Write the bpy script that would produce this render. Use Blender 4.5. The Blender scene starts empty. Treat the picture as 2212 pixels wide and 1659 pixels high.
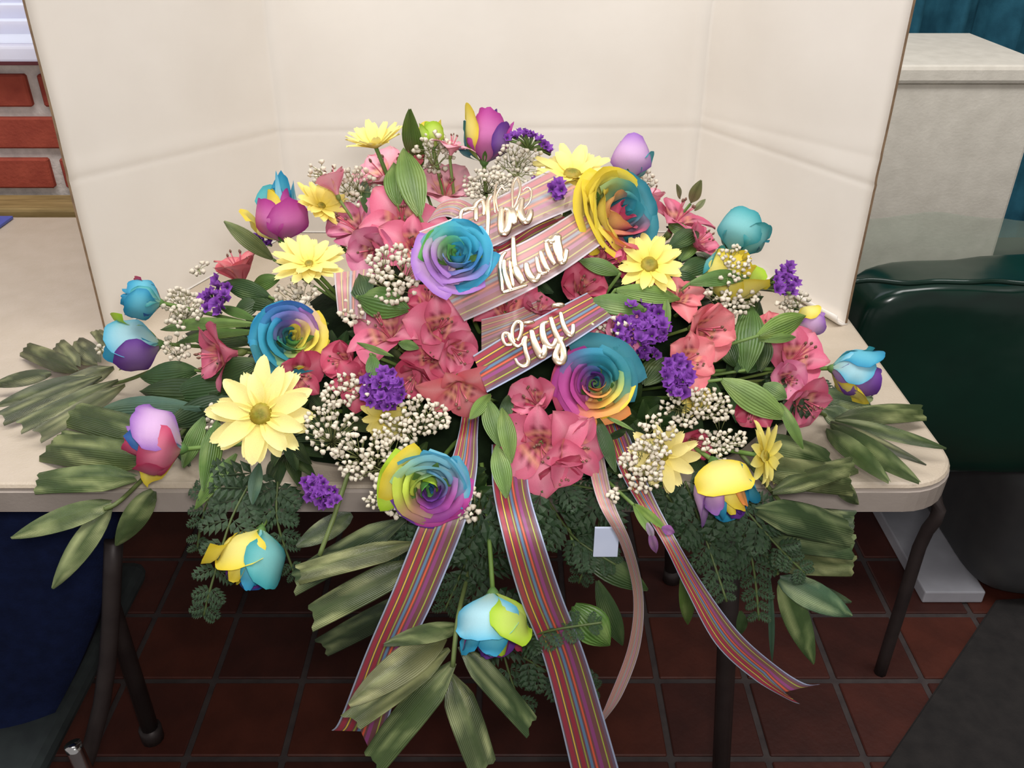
import bpy, math, random
from mathutils import Vector, Matrix, noise
random.seed(7)
rnd = random.random
def ru(a, b): return a + (b - a) * random.random()
C = bpy.context.scene.collection
sc = bpy.context.scene
# ---------------------------------------------------------------- camera, light, exposure
F_PX, PITCH, CAM_Z = 1900.0, math.radians(31), .535
cd = bpy.data.cameras.new('camera'); cam = bpy.data.objects.new('camera', cd); C.objects.link(cam)
cam.location = (0, 0, CAM_Z); cam.rotation_euler = (math.radians(90) - PITCH, 0, 0)
cd.sensor_width = 36; cd.lens = 36 * F_PX / 2212; cd.clip_start = .02
sc.camera = cam
w = bpy.data.worlds.new('world'); sc.world = w; w.use_nodes = True
w.node_tree.nodes['Background'].inputs[0].default_value = (.95, .90, .88, 1)
w.node_tree.nodes['Background'].inputs[1].default_value = .36
def area(name, loc, target, sx, sy, e, col):
    l = bpy.data.lights.new(name, 'AREA'); l.shape = 'RECTANGLE'; l.size = sx; l.size_y = sy; l.energy = e; l.color = col
    o = bpy.data.objects.new(name, l); C.objects.link(o); o.location = loc
    o.rotation_euler = (Vector(target) - Vector(loc)).to_track_quat('-Z', 'Y').to_euler(); return o
area('overhead_light', (.05, .62, 1.85), (.0, 1.05, 0), 2.8, .5, 42, (1, .985, .965))  # broad ceiling lamp above the table
area('overhead_light', (-1.05, .85, 1.75), (-.95, 1.5, .0), .6, .6, 6, (1, .98, .96))  # added fill, no real fixture: brightens the brick wall and left table end
area('camera_flash', (.03, -.02, .60), (.02, 1.05, .12), .10, .06, 5.2, (1, .96, .93))
sc.view_settings.view_transform = 'Standard'; sc.view_settings.look = 'None'
sc.view_settings.gamma = 1; sc.view_settings.use_curve_mapping = False
sc.view_settings.exposure = 0.0
# ---------------------------------------------------------------- helpers
RV = Vector((1, 0, 0)); FV = Vector((0, math.cos(PITCH), -math.sin(PITCH))); UV_ = Vector((0, math.sin(PITCH), math.cos(PITCH)))
CAM = Vector((0, 0, CAM_Z))
def lin(c):
    r = []
    for v in c[:3]:
        v = v / 255; r.append(v / 12.92 if v <= .04045 else ((v + .055) / 1.055) ** 2.4)
    return (r[0], r[1], r[2], 1)
def mixc(a, b, t): return tuple(a[i] * (1 - t) + b[i] * t for i in range(3))
def jit(c, s=10):
    d = ru(-s, s); return tuple(max(0, min(255, v + d + ru(-s, s) * .4)) for v in c[:3])
def tag(o, label=None, cat=None, group=None, kind=None):
    if label: o['label'] = label
    if cat: o['category'] = cat
    if group: o['group'] = group
    if kind: o['kind'] = kind
    return o
def empty(name, loc, label, cat, group=None):
    o = bpy.data.objects.new(name, None); C.objects.link(o); o.empty_display_size = .02; o.location = loc
    return tag(o, label, cat, group)
def mesh(name, vs, fs, cols=None, uvs=None, smooth=True):
    m = bpy.data.meshes.new(name); m.from_pydata([tuple(v) for v in vs], [], fs)
    if smooth: m.polygons.foreach_set('use_smooth', [True] * len(m.polygons))
    if cols:
        a = m.color_attributes.new('Col', 'FLOAT_COLOR', 'POINT')
        flat = []
        for c in cols: flat += lin(c)
        a.data.foreach_set('color', flat)
    if uvs:
        u = m.uv_layers.new(name='UVMap'); li = [0] * len(m.loops); m.loops.foreach_get('vertex_index', li)
        fl = []
        for i in li: fl += uvs[i]
        u.data.foreach_set('uv', fl)
    m.update(); return m
def obj(name, m, mat, parent=None, kind=None, loc=None):
    o = bpy.data.objects.new(name, m); C.objects.link(o)
    if mat and not m.materials: m.materials.append(mat)
    if parent: o.parent = parent
    if loc is not None: o.location = loc
    if kind: o['kind'] = kind
    return o
def grid_faces(nu, nv):
    return [(j * nu + i, j * nu + i + 1, (j + 1) * nu + i + 1, (j + 1) * nu + i) for j in range(nv - 1) for i in range(nu - 1)]
def box_mesh(name, x0, x1, y0, y1, z0, z1, bev=0, seg=2):
    import bmesh
    bm = bmesh.new(); bmesh.ops.create_cube(bm, size=1)
    for v in bm.verts: v.co = Vector(((x0 + x1) / 2 + v.co.x * (x1 - x0), (y0 + y1) / 2 + v.co.y * (y1 - y0), (z0 + z1) / 2 + v.co.z * (z1 - z0)))
    if bev: bmesh.ops.bevel(bm, geom=bm.edges[:], offset=bev, segments=seg, affect='EDGES', profile=.5)
    m = bpy.data.meshes.new(name); bm.to_mesh(m); bm.free(); return m
def tube_data(pts, rad, n=6, flat=None, nrm=None):
    vs, fs = [], []; N = len(pts)
    for i, p in enumerate(pts):
        t = (pts[min(i + 1, N - 1)] - pts[max(i - 1, 0)]).normalized()
        ref = nrm if nrm is not None else (Vector((0, 0, 1)) if abs(t.z) < .9 else Vector((1, 0, 0)))
        s = t.cross(ref)
        if s.length < 1e-5: s = Vector((1, 0, 0))
        s.normalize(); b = s.cross(t)
        r = rad[i] if isinstance(rad, (list, tuple)) else rad
        for k in range(n):
            a = 2 * math.pi * k / n; vs.append(p + s * math.cos(a) * r + b * math.sin(a) * r * (flat or 1))
    for i in range(N - 1):
        for k in range(n): fs.append((i * n + k, i * n + (k + 1) % n, (i + 1) * n + (k + 1) % n, (i + 1) * n + k))
    fs.append(tuple(range(n))[::-1]); fs.append(tuple((N - 1) * n + k for k in range(n)))
    return vs, fs
def join(parts):
    V, Fc, Cc = [], [], []
    for p in parts:
        o = len(V); V += p[0]; Fc += [tuple(i + o for i in f) for f in p[1]]
        if len(p) > 2: Cc += [p[2]] * len(p[0])
    return V, Fc, Cc
def spline(pts, n):
    out = []; N = len(pts)
    for i in range(N - 1):
        a, b, c, d = pts[max(i - 1, 0)], pts[i], pts[i + 1], pts[min(i + 2, N - 1)]
        for k in range(n):
            t = k / n
            out.append(.5 * ((2 * b) + (c - a) * t + (2 * a - 5 * b + 4 * c - d) * t * t + (3 * b - a - 3 * c + d) * t ** 3))
    out.append(pts[-1]); return out
# ---- the mound the flowers are stuck into, and where things rest
MC = Vector((0, .90, 0)); MA, MB_, MH = .46, .35, .255
def inside(p, k):
    x = (p.x - MC.x) / (MA * k); y = (p.y - MC.y) / (MB_ * k); r = math.hypot(x, y)
    if r >= 1: return False
    return p.z < MH * k * (1 - r ** 1.55)
def ray(px, py): return (RV * ((px - 1106) / F_PX) - UV_ * ((py - 829.5) / F_PX) + FV)
def mound(px, py, k):
    d = ray(px, py); t = .35; best = None; bt = 1e9
    while t < 1.6:
        p = CAM + d * t
        if inside(p, k):
            a, b = t - .02, t
            for _ in range(12):
                m = (a + b) / 2
                if inside(CAM + d * m, k): b = m
                else: a = m
            return CAM + d * b
        t += .02
    return None
def pt(px, py, k=1.0):
    d = ray(px, py)
    if k == 'T' or (isinstance(k, tuple) and k[0] == 'T'):
        l = k[1] if isinstance(k, tuple) else .008
        return CAM + d * ((l - CAM_Z) / d.z)
    if k == 'A':
        p = CAM + d * ((.014 - CAM_Z) / d.z)
        if p.y > .70: return p
        k = 10.66
    if k >= 10: return CAM + d * ((k - 10) / d.y)
    p = mound(px, py, k)
    if p is None:   # beside the mound: nearest depth of its silhouette
        kk = k
        while p is None and kk < 2.2: kk += .04; p = mound(px, py, kk)
    return p
def nrm(p):
    e = .01
    def f(q):
        r = math.hypot((q.x - MC.x) / MA, (q.y - MC.y) / MB_)
        return max(q.z, 0) / MH + r ** 1.55 if q.z > 0 else r ** 1.55
    g = Vector((f(p + Vector((e, 0, 0))) - f(p - Vector((e, 0, 0))), f(p + Vector((0, e, 0))) - f(p - Vector((0, e, 0))), f(p + Vector((0, 0, e))) - f(p - Vector((0, 0, e)))))
    if g.length < 1e-6: return Vector((0, 0, 1))
    return g.normalized()
def depth(p): return (p - CAM).dot(FV)
def mpp(p): return depth(p) / F_PX          # metres per photo pixel at p
def cdir(a): return (RV * a[0] + UV_ * a[1] - FV * a[2]).normalized()
def root_pt(p, d=.5): return Vector((MC.x + (p.x - MC.x) * d, MC.y + (p.y - MC.y) * d, max(.02, p.z * d * .8)))
# ---------------------------------------------------------------- materials
def newmat(name):
    m = bpy.data.materials.new(name); m.use_nodes = True; nt = m.node_tree; b = nt.nodes['Principled BSDF']; return m, nt, b
def nd(nt, t, **kw):
    n = nt.nodes.new(t)
    for k, v in kw.items(): setattr(n, k, v)
    return n
def noise_col(name, c1, c2, scale=8, rough=.6, bump=.0, bscale=60, spec=.5, detail=4, coord='Object', metal=0, stretch=None):
    m, nt, b = newmat(name); tc = nd(nt, 'ShaderNodeTexCoord'); mp = nd(nt, 'ShaderNodeMapping'); n = nd(nt, 'ShaderNodeTexNoise')
    n.inputs['Scale'].default_value = scale; n.inputs['Detail'].default_value = detail
    if stretch: mp.inputs['Scale'].default_value = stretch
    nt.links.new(tc.outputs[coord], mp.inputs[0]); nt.links.new(mp.outputs[0], n.inputs['Vector'])
    r = nd(nt, 'ShaderNodeValToRGB'); r.color_ramp.elements[0].color = lin(c1); r.color_ramp.elements[1].color = lin(c2)
    r.color_ramp.elements[0].position = .3; r.color_ramp.elements[1].position = .7
    nt.links.new(n.outputs[0], r.inputs[0]); nt.links.new(r.outputs[0], b.inputs['Base Color'])
    b.inputs['Roughness'].default_value = rough; b.inputs['Specular IOR Level'].default_value = spec; b.inputs['Metallic'].default_value = metal
    if bump:
        n2 = nd(nt, 'ShaderNodeTexNoise'); n2.inputs['Scale'].default_value = bscale; nt.links.new(mp.outputs[0], n2.inputs['Vector'])
        bp = nd(nt, 'ShaderNodeBump'); bp.inputs['Strength'].default_value = bump; bp.inputs['Distance'].default_value = .002
        nt.links.new(n2.outputs[0], bp.inputs['Height']); nt.links.new(bp.outputs[0], b.inputs['Normal'])
    return m
def petal_mat(name, rough, trans, bump, spec=.35, sheen=0, wave=None):
    m, nt, b = newmat(name); a = nd(nt, 'ShaderNodeAttribute', attribute_name='Col')
    tc = nd(nt, 'ShaderNodeTexCoord'); n = nd(nt, 'ShaderNodeTexNoise'); n.inputs['Scale'].default_value = 90; nt.links.new(tc.outputs['Object'], n.inputs['Vector'])
    hs = nd(nt, 'ShaderNodeHueSaturation'); mr = nd(nt, 'ShaderNodeMapRange'); mr.inputs[3].default_value = .82; mr.inputs[4].default_value = 1.12
    nt.links.new(n.outputs[0], mr.inputs[0]); nt.links.new(mr.outputs[0], hs.inputs['Value']); nt.links.new(a.outputs[0], hs.inputs['Color'])
    nt.links.new(hs.outputs[0], b.inputs['Base Color'])
    b.inputs['Roughness'].default_value = rough; b.inputs['Specular IOR Level'].default_value = spec
    bp = nd(nt, 'ShaderNodeBump'); bp.inputs['Strength'].default_value = bump; bp.inputs['Distance'].default_value = .001
    if wave:
        uv = nd(nt, 'ShaderNodeUVMap'); wv = nd(nt, 'ShaderNodeTexWave'); wv.inputs['Scale'].default_value = wave; wv.inputs['Distortion'].default_value = .6
        wv.inputs['Detail'].default_value = 1
        nt.links.new(uv.outputs[0], wv.inputs['Vector']); nt.links.new(wv.outputs[0], bp.inputs['Height'])
    else: nt.links.new(n.outputs[0], bp.inputs['Height'])
    nt.links.new(bp.outputs[0], b.inputs['Normal'])
    out = nt.nodes['Material Output']; t = nd(nt, 'ShaderNodeBsdfTranslucent'); mx = nd(nt, 'ShaderNodeMixShader'); mx.inputs[0].default_value = trans
    nt.links.new(hs.outputs[0], t.inputs[0]); nt.links.new(b.outputs[0], mx.inputs[1]); nt.links.new(t.outputs[0], mx.inputs[2]); nt.links.new(mx.outputs[0], out.inputs[0])
    return m
M_PETAL = petal_mat('petal', .55, .22, .25)
M_LEAF = petal_mat('leaf', .42, .12, .5, .5, wave=3.0)
M_PALM = petal_mat('palm_leaf', .36, .08, .5, .5, wave=6.0)
M_FERN = petal_mat('fern_leaf', .30, .05, .6, .7)
M_STEM = petal_mat('stem', .5, 0, .3)
M_WHITE = petal_mat('white_floret', .7, .25, .1)
M_TABLE = noise_col('table_plastic', (180, 166, 147), (187, 173, 155), 30, .42, .25, 400, .4)
M_RIM = noise_col('table_edge', (160, 149, 140), (168, 157, 148), 30, .5, .1, 300, .4)
M_BOARD = noise_col('white_card', (226, 219, 210), (233, 227, 219), 5, .75, .12, 40, .2)
M_BOARDEDGE = noise_col('card_edge', (120, 96, 74), (150, 124, 96), 80, .9)
def lit_blind():
    nt = M_BLIND.node_tree; b_ = nt.nodes['Principled BSDF']; t = nd(nt, 'ShaderNodeBsdfTranslucent'); t.inputs[0].default_value = lin((236, 236, 246)); mx = nd(nt, 'ShaderNodeMixShader'); mx.inputs[0].default_value = .5
    nt.links.new(b_.outputs[0], mx.inputs[1]); nt.links.new(t.outputs[0], mx.inputs[2]); nt.links.new(mx.outputs[0], nt.nodes['Material Output'].inputs[0])
M_BRICK = noise_col('brick', (122, 42, 32), (152, 58, 42), 25, .85, .6, 150, .2)
M_MORTAR = noise_col('mortar', (178, 170, 166), (204, 196, 190), 60, .95, .5, 200, .1)
M_LEDGE = noise_col('ledge_wood', (120, 100, 62), (158, 134, 88), 12, .6, .1, 100, .3, stretch=(1, 8, 8))
M_BLIND = noise_col('blind', (228, 228, 238), (238, 238, 246), 10, .5)
M_TILE = noise_col('quarry_tile', (74, 26, 17), (104, 40, 25), 9, .5, .3, 90, .4)
M_GROUT = noise_col('grout', (66, 58, 58), (82, 73, 71), 40, .9)
M_LEGMET = noise_col('leg_steel', (54, 46, 46), (70, 62, 60), 20, .45, metal=.3)
M_CHROME = noise_col('chrome', (200, 200, 200), (230, 230, 230), 20, .12, metal=1)
M_NAVY = noise_col('navy_fabric', (12, 22, 52), (18, 30, 66), 60, .9, .5, 500, .2)
M_SEAT = noise_col('seat_shell', (40, 46, 48), (52, 60, 60), 40, .7)
M_FOAMBOX = noise_col('foam_box', (204, 198, 186), (216, 210, 198), 40, .8, .2, 200, .2)
M_GREENBAG = noise_col('green_plastic', (5, 34, 26), (8, 48, 36), 6, .22, .5, 14, .6)
M_CURTAIN = noise_col('curtain', (34, 78, 96), (50, 106, 126), 20, .85, .2, 300, .1)
M_GREY = noise_col('grey_tote', (52, 52, 54), (62, 62, 62), 20, .6)
M_FOLDER = noise_col('blue_folder', (70, 84, 160), (86, 100, 178), 10, .4)
M_OASIS = noise_col('floral_foam', (14, 24, 12), (24, 36, 18), 60, .95, .5, 300, .1)
M_CARD = noise_col('pale_card', (190, 200, 225), (205, 214, 236), 20, .5)
m, nt, b = newmat('green_film'); M_FILM = m
b.inputs['Base Color'].default_value = lin((150, 168, 148)); b.inputs['Roughness'].default_value = .15; b.inputs['Alpha'].default_value = .3
m, nt, b = newmat('foil'); M_FOIL = m
b.inputs['Base Color'].default_value = lin((250, 226, 196)); b.inputs['Metallic'].default_value = 1; b.inputs['Roughness'].default_value = .26
# striped sheer ribbon: woven stripes run along the length, thin gauze between them
def ribbon_mat(name, cols, gauze, body=.12, rough=.35):
    m, nt, b = newmat(name); uv = nd(nt, 'ShaderNodeUVMap'); sp = nd(nt, 'ShaderNodeSeparateXYZ'); r = nd(nt, 'ShaderNodeValToRGB'); ra = nd(nt, 'ShaderNodeValToRGB')
    nt.links.new(uv.outputs[0], sp.inputs[0]); nt.links.new(sp.outputs[0], r.inputs[0]); nt.links.new(sp.outputs[0], ra.inputs[0])
    r.color_ramp.interpolation = 'CONSTANT'; ra.color_ramp.interpolation = 'CONSTANT'
    for rr in (r, ra):
        while len(rr.color_ramp.elements) > 1: rr.color_ramp.elements.remove(rr.color_ramp.elements[-1])
    for i, (p, c, a) in enumerate(cols):
        for rr, cc in ((r, lin(c)), (ra, (a, a, a, 1))):
            e = rr.color_ramp.elements[0] if i == 0 else rr.color_ramp.elements.new(p)
            e.position = p; e.color = cc
    nt.links.new(r.outputs[0], b.inputs['Base Color']); b.inputs['Roughness'].default_value = rough; b.inputs['Specular IOR Level'].default_value = .5
    wv = nd(nt, 'ShaderNodeTexWave', bands_direction='Y'); wv.inputs['Scale'].default_value = 60; nt.links.new(uv.outputs[0], wv.inputs['Vector'])
    bp = nd(nt, 'ShaderNodeBump'); bp.inputs['Strength'].default_value = .15; bp.inputs['Distance'].default_value = .0005
    nt.links.new(wv.outputs[0], bp.inputs['Height']); nt.links.new(bp.outputs[0], b.inputs['Normal'])
    nt.links.new(ra.outputs[0], b.inputs['Alpha']); return m
G = (128, 82, 84)
STR = [(0, (150, 160, 180), 1), (.035, G, .75), (.06, (150, 50, 66), 1), (.155, G, .7), (.185, (212, 182, 66), 1), (.212, G, .7), (.25, (146, 46, 62), 1), (.335, G, .7),
       (.362, (150, 150, 60), 1), (.392, G, .7), (.43, (90, 120, 150), 1), (.495, G, .7), (.535, (204, 88, 60), 1), (.575, G, .7), (.62, (135, 65, 115), 1), (.70, G, .7),
       (.75, G, .7), (.805, (156, 168, 66), 1), (.835, G, .7), (.90, (110, 90, 110), .8), (.96, (150, 160, 185), 1)]
M_RIB = ribbon_mat('striped_ribbon', STR, G)
STR2 = [(p, mixc(c, (214, 190, 180), .55), min(1, a + .05)) for p, c, a in STR]
M_RIBP = ribbon_mat('striped_ribbon_pale', STR2, G)
# ---------------------------------------------------------------- setting
def struct(o): o['kind'] = 'structure'; return o
FZ = -.74
fl = struct(obj('floor', box_mesh('floor', -2.6, 2.6, -.6, 3.2, FZ - .05, FZ - .004), M_GROUT))
TP = .16; tm = [box_mesh('tile', -.0745, .0745, -.0745, .0745, -.008, 0, .002, 1) for _ in range(1)]
mats = []
for i, (a, b_) in enumerate([((70, 36, 30), (88, 44, 35)), ((60, 32, 27), (78, 40, 33)), ((76, 38, 29), (96, 48, 36))]):
    mats.append(noise_col('quarry_tile_%s' % ['red', 'dark', 'rust'][i], a, b_, 14, .5, .3, 90, .4))
tms = []
for mt in mats: q = tm[0].copy(); q.materials.append(mt); tms.append(q)
for i in range(-9, 9):
    for j in range(4, 15):
        obj('tile', random.choice(tms), None, fl, loc=(i * TP + .022, j * TP + .045, FZ))
wl = struct(obj('wall_back', box_mesh('wall_back', -2.6, .34, 1.565, 1.75, FZ - .004, .238), M_MORTAR))
bm_ = [box_mesh('brick', -.098, .098, -.006, .01, -.027, .027, .003, 1) for _ in range(3)]
for k in range(3):
    bm_[k].materials.append(noise_col('brick_%s' % ['red', 'deep', 'orange'][k], [(122, 50, 42), (112, 46, 40), (130, 56, 44)][k], [(144, 64, 52), (132, 56, 46), (150, 70, 54)][k], 30, .85, .6, 150, .2))
for r in range(3):
    for i in range(-6, 6):
        x = -.822 + .109 + i * .217 + (.1085 if r == 1 else 0)
        if x > .22 or x < -2.4: continue
        obj('brick', bm_[(i * 7 + r * 3) % 3], None, wl, loc=(x, 1.56, .043 + r * .0725))
struct(obj('trim_1', box_mesh('trim_1', -2.4, .34, 1.474, 1.553, -.09, .006, .006), M_LEDGE))
struct(obj('trim_2', box_mesh('trim_2', -2.4, .34, 1.545, 1.70, .232, .242, .002), noise_col('sill_paint', (96, 40, 48), (116, 52, 58), 20, .5)))
bl = empty('window_blind', (-1.0, 1.53, .25), 'white horizontal slat blind above the red brick wall at the far left', 'blind')
obj('bottom_rail', box_mesh('bottom_rail', -.9, .9, -.018, .018, -.006, .018, .004), M_BLIND, bl)
sv = []
for j in range(5):
    a = -1 + j * .5; sv.append((-.9, a * .014, .010 - a * .012 + .004 * (1 - a * a)))
    sv.append((.9, a * .014, .010 - a * .012 + .004 * (1 - a * a)))
slat = mesh('slat', sv, [(2 * j, 2 * j + 1, 2 * j + 3, 2 * j + 2) for j in range(4)])
slat.materials.append(M_BLIND)
for i in range(16): obj('slat', slat, None, bl, loc=(0, 0, .034 + i * .024))
lit_blind()
m, nt, b = newmat('daylit_pane'); b.inputs['Base Color'].default_value = lin((200, 204, 220)); b.inputs['Emission Color'].default_value = (.86, .90, 1, 1); b.inputs['Emission Strength'].default_value = .55
struct(obj('window_1', box_mesh('window_1', -2.4, .34, 1.60, 1.62, .25, 1.2), m))
# curtain far right
def curtain():
    nu, nv = 230, 6; vs = []
    for j in range(nv):
        for i in range(nu):
            x = .42 + i * .0125; z = FZ + .05 + j * .36
            vs.append((x, 2.15 + .035 * math.sin(i * .62 + .6 * math.sin(i * .13)) + .012 * math.sin(i * 1.7), z))
    o = obj('curtain', mesh('curtain', vs, grid_faces(nu, nv)), M_CURTAIN); tag(o, 'dark teal curtain hanging in folds behind the white foam box', 'curtain')
curtain()
struct(obj('wall_right', box_mesh('wall_right', 2.6, 2.7, -.6, 3.2, FZ, 1.9), noise_col('wall_paint', (168, 160, 150), (178, 170, 160), 8, .8)))
struct(obj('wall_far', box_mesh('wall_far', .35, 2.6, 2.30, 2.38, FZ, 1.9), noise_col('far_paint', (120, 118, 114), (130, 128, 124), 8, .8)))
# ---------------------------------------------------------------- folding table
def table():
    import bmesh
    x0, x1, y0, y1, r = -1.372, .457, .695, 1.454, .062
    t = empty('folding_table', (-.457, 1.07, FZ), 'beige plastic folding table under the flower spray', 'table')
    def outline(ins):
        pts = []
        for cx, cy, a0 in ((x1 - r, y0 + r, -90), (x1 - r, y1 - r, 0), (x0 + r, y1 - r, 90), (x0 + r, y0 + r, 180)):
            for k in range(9):
                a = math.radians(a0 + k * 11.25); pts.append((cx + (r - ins) * math.cos(a), cy + (r - ins) * math.sin(a)))
        return pts
    def ring_mesh(name, rings, cap_top=True, cap_bot=True):
        vs, fs = [], []; n = 36
        for ins, z in rings:
            for x, y in outline(ins): vs.append((x + .457, y - 1.07, z - FZ))
        for k in range(len(rings) - 1):
            for i in range(n): fs.append((k * n + i, (k + 1) * n + i, (k + 1) * n + (i + 1) % n, k * n + (i + 1) % n))
        if cap_top: fs.append(tuple(range(n)))
        if cap_bot: fs.append(tuple((len(rings) - 1) * n + i for i in range(n))[::-1])
        return mesh(name, vs, fs, smooth=False)
    obj('tabletop', ring_mesh('tabletop', [(.006, 0), (.003, -.0012), (.001, -.004), (.0025, -.006)], True, True), M_TABLE, t)
    obj('apron', ring_mesh('apron', [(.0035, -.006), (0, -.009), (.001, -.034), (.006, -.038)], False, True), M_RIM, t)
    for (a, b_) in (((.262, .85, -.04), (.327, .85, FZ)), ((-.60, .96, -.04), (-.604, .962, FZ)), ((.262, 1.34, -.04), (.327, 1.34, FZ)), ((-1.2, .85, -.04), (-1.24, .85, FZ))):
        A = Vector(a) - t.location; B = Vector(b_) - t.location
        vs, fs = tube_data([A, A.lerp(B, .5), B], .0135, 12)
        lg = obj('leg', mesh('leg', vs, fs), M_LEGMET, t)
        vs, fs = tube_data([B + Vector((0, 0, .03)), B + Vector((0, 0, .001))], .018, 12)
        obj('foot_cap', mesh('foot_cap', vs, fs), M_LEGMET, lg)
table()
# ---------------------------------------------------------------- white card backdrop (a big box standing opened, three sides seen)
def panel(P, Q, name, par, creases, bulge=.0, tilt=(0, 0)):
    """P, Q ground points; grid with pressed creases"""
    nu, nv = 26, 170; H = .56; vs = []; th = .004
    P = Vector(P); Q = Vector(Q); d = (Q - P); n = Vector((d.y, -d.x, 0)).normalized()
    for s in (0, 1):
        for j in range(nv):
            for i in range(nu):
                u = i / (nu - 1); z = H * j / (nv - 1); off = 0
                for (za, zb, dep) in creases:
                    zc = za + (zb - za) * u; off -= dep * math.exp(-((z - zc) / .0035) ** 2) * .6
                    off += dep * .8 * math.exp(-((z - zc - .012) / .012) ** 2) * .6
                off += bulge * math.sin(math.pi * u) * math.sin(math.pi * z / H) + .0015 * noise.noise(Vector((u * 5, z * 9, 3 * len(name))))
                p = P + d * u + n * (off + s * th) + Vector((tilt[0], tilt[1], 0)) * z
                p.z = z + .001; vs.append(p - par.location)
    fs = []; g = grid_faces(nu, nv); N = nu * nv
    fs += [tuple(i + N for i in f) for f in g] + [f[::-1] for f in g]
    for j in range(nv - 1):
        for i in (0, nu - 1):
            a, b_ = j * nu + i, (j + 1) * nu + i
            fs.append((a, b_, b_ + N, a + N) if i == 0 else (a, a + N, b_ + N, b_))
    for i in range(nu - 1):
        for j in (0, nv - 1):
            a = j * nu + i; fs.append((a, a + N, a + 1 + N, a + 1) if j == 0 else (a, a + 1, a + 1 + N, a + N))
    m = mesh(name, vs, fs); m.materials.append(M_BOARD); m.materials.append(M_BOARDEDGE)
    for k in range(2 * len(g), len(fs)): m.polygons[k].material_index = 1; m.polygons[k].use_smooth = False
    return obj(name, m, None, par)
bd = empty('card_backdrop', (0, 1.25, 0), 'large cream white cardboard box opened as a three-sided backdrop behind the flowers', 'box')
panel((-.365, 1.38, 0), (.293, 1.38, 0), 'back_panel', bd, [(.165, .172, .0010), (.365, .372, .0010)], -.004)
panel((-.53, 1.015, 0), (-.366, 1.381, 0), 'side_panel', bd, [(.205, .165, .0012), (.435, .365, .0008)], .0, (.02, 0))
rp = panel((.294, 1.381, 0), (.446, 1.045, 0), 'side_panel', bd, [(.172, .188, .0015), (.190, .222, .0006), (.385, .43, .0006)], .0, (-.006, 0))
# curled flap along the foot of the right side
vs = []
for i in range(14):
    u = i / 13; p = Vector((.36, 1.235, 0)).lerp(Vector((.446, 1.043, 0)), u)
    for j in range(5):
        a = j / 4 * (1.2 + .5 * u); rr = .010 + .006 * u
        vs.append(p + Vector((-1, -.45, 0)).normalized() * (rr * math.sin(a)) * 1.3 + Vector((0, 0, .0015 + rr * (1 - math.cos(a)) * .9)) - bd.location)
f = obj('foot_flap', mesh('foot_flap', vs, grid_faces(5, 14)), M_BOARD, bd)
md = f.modifiers.new('thick', 'SOLIDIFY'); md.thickness = .0025
# ---------------------------------------------------------------- right: side table, green plastic, foam box, grey tote, foam slab
def wrinkled(name, x0, x1, y0, y1, z0, z1, amp, mat, seed, parent=None, off=Vector((0, 0, 0)), flare=0):
    import bmesh
    bm = bmesh.new(); bmesh.ops.create_cube(bm, size=1); bmesh.ops.subdivide_edges(bm, edges=bm.edges[:], cuts=22, use_grid_fill=True)
    for v in bm.verts:
        c = v.co.copy(); q = 8
        n = (abs(c.x * 2) ** q + abs(c.y * 2) ** q + abs(c.z * 2) ** q) ** (1 / q)
        c = c / max(n, 1e-6) if n > .5 else c
        p = Vector(((x0 + x1) / 2 + c.x * (x1 - x0), (y0 + y1) / 2 + c.y * (y1 - y0), (z0 + z1) / 2 + c.z * (z1 - z0)))
        d = noise.noise_vector(p * 5 + Vector((seed, 0, 0))) * amp + noise.noise_vector(Vector((p.x * 14, p.y * 14, p.z * 4))) * amp * .35
        v.co = p + d - off
    m = bpy.data.meshes.new(name); bm.to_mesh(m); bm.free(); m.polygons.foreach_set('use_smooth', [True] * len(m.polygons))
    return obj(name, m, mat, parent)
st = empty('side_table', (.95, 1.45, FZ), 'low side table hidden under dark green plastic, one dark steel leg showing', 'table')
obj('tabletop', box_mesh('tabletop', -.36, .42, -.20, .34, .70 - .16, .70 - .13, .004), M_LEGMET, st)
for (x, y) in ((-.28, -.348), (.38, -.15), (-.36, .30), (.38, .30)):
    p = [Vector((x, y, .0)), Vector((x, y, .30)), Vector((x, y + .004, .41)), Vector((x - (.09 if y < -.3 else 0), y + (.20 if y < -.3 else .02), .54))]
    vs, fs = tube_data(spline(p, 4), .011, 10); obj('leg', mesh('leg', vs, fs), M_LEGMET, st)
gb = wrinkled('plastic_sheet', .53, 1.5, 1.19, 1.33, -.37, -.012, .016, M_GREENBAG, 3)
tag(gb, 'dark green glossy plastic sheet heaped over the side table right of the card backdrop', 'plastic sheet')
p = [Vector((.50 + i * .02, 1.185 + .004 * math.sin(i * 1.3), -.002 + .0015 * math.sin(i * .9))) for i in range(22)]
vs, fs = tube_data(spline(p, 2), .0045, 8); obj('rolled_rim', mesh('rolled_rim', vs, fs), M_GREENBAG, gb)
# sheer plastic hanging over the foot of the foam box
vs = []
for j in range(10):
    for i in range(26):
        x = .54 + i * .0165; z = -.075 + j * .0095 * (1 - .04 * max(0, i - 18))
        vs.append((x, 1.40 + .012 * noise.noise(Vector((x * 12, z * 20, 1))) + .03 * (j / 9), z + .01 * noise.noise(Vector((x * 9, 0, 4)))))
o = obj('sheer_plastic', mesh('sheer_plastic', vs, grid_faces(26, 10)), M_FILM); tag(o, 'sheer greenish plastic film wrapped around the foot of the white foam box', 'plastic film')
fb = empty('foam_box', (.77, 1.64, -.168), 'white foam box with a lid standing on green plastic at the upper right', 'box')
obj('body', box_mesh('body', -.15, .112, -.14, .16, 0, .380, .006), M_FOAMBOX, fb)
obj('lid', box_mesh('lid', -.155, .117, -.148, .165, .380, .410, .007), M_FOAMBOX, fb)
def fp(px, py):
    d = ray(px, py); return CAM + d * ((FZ - CAM_Z) / d.z)
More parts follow.
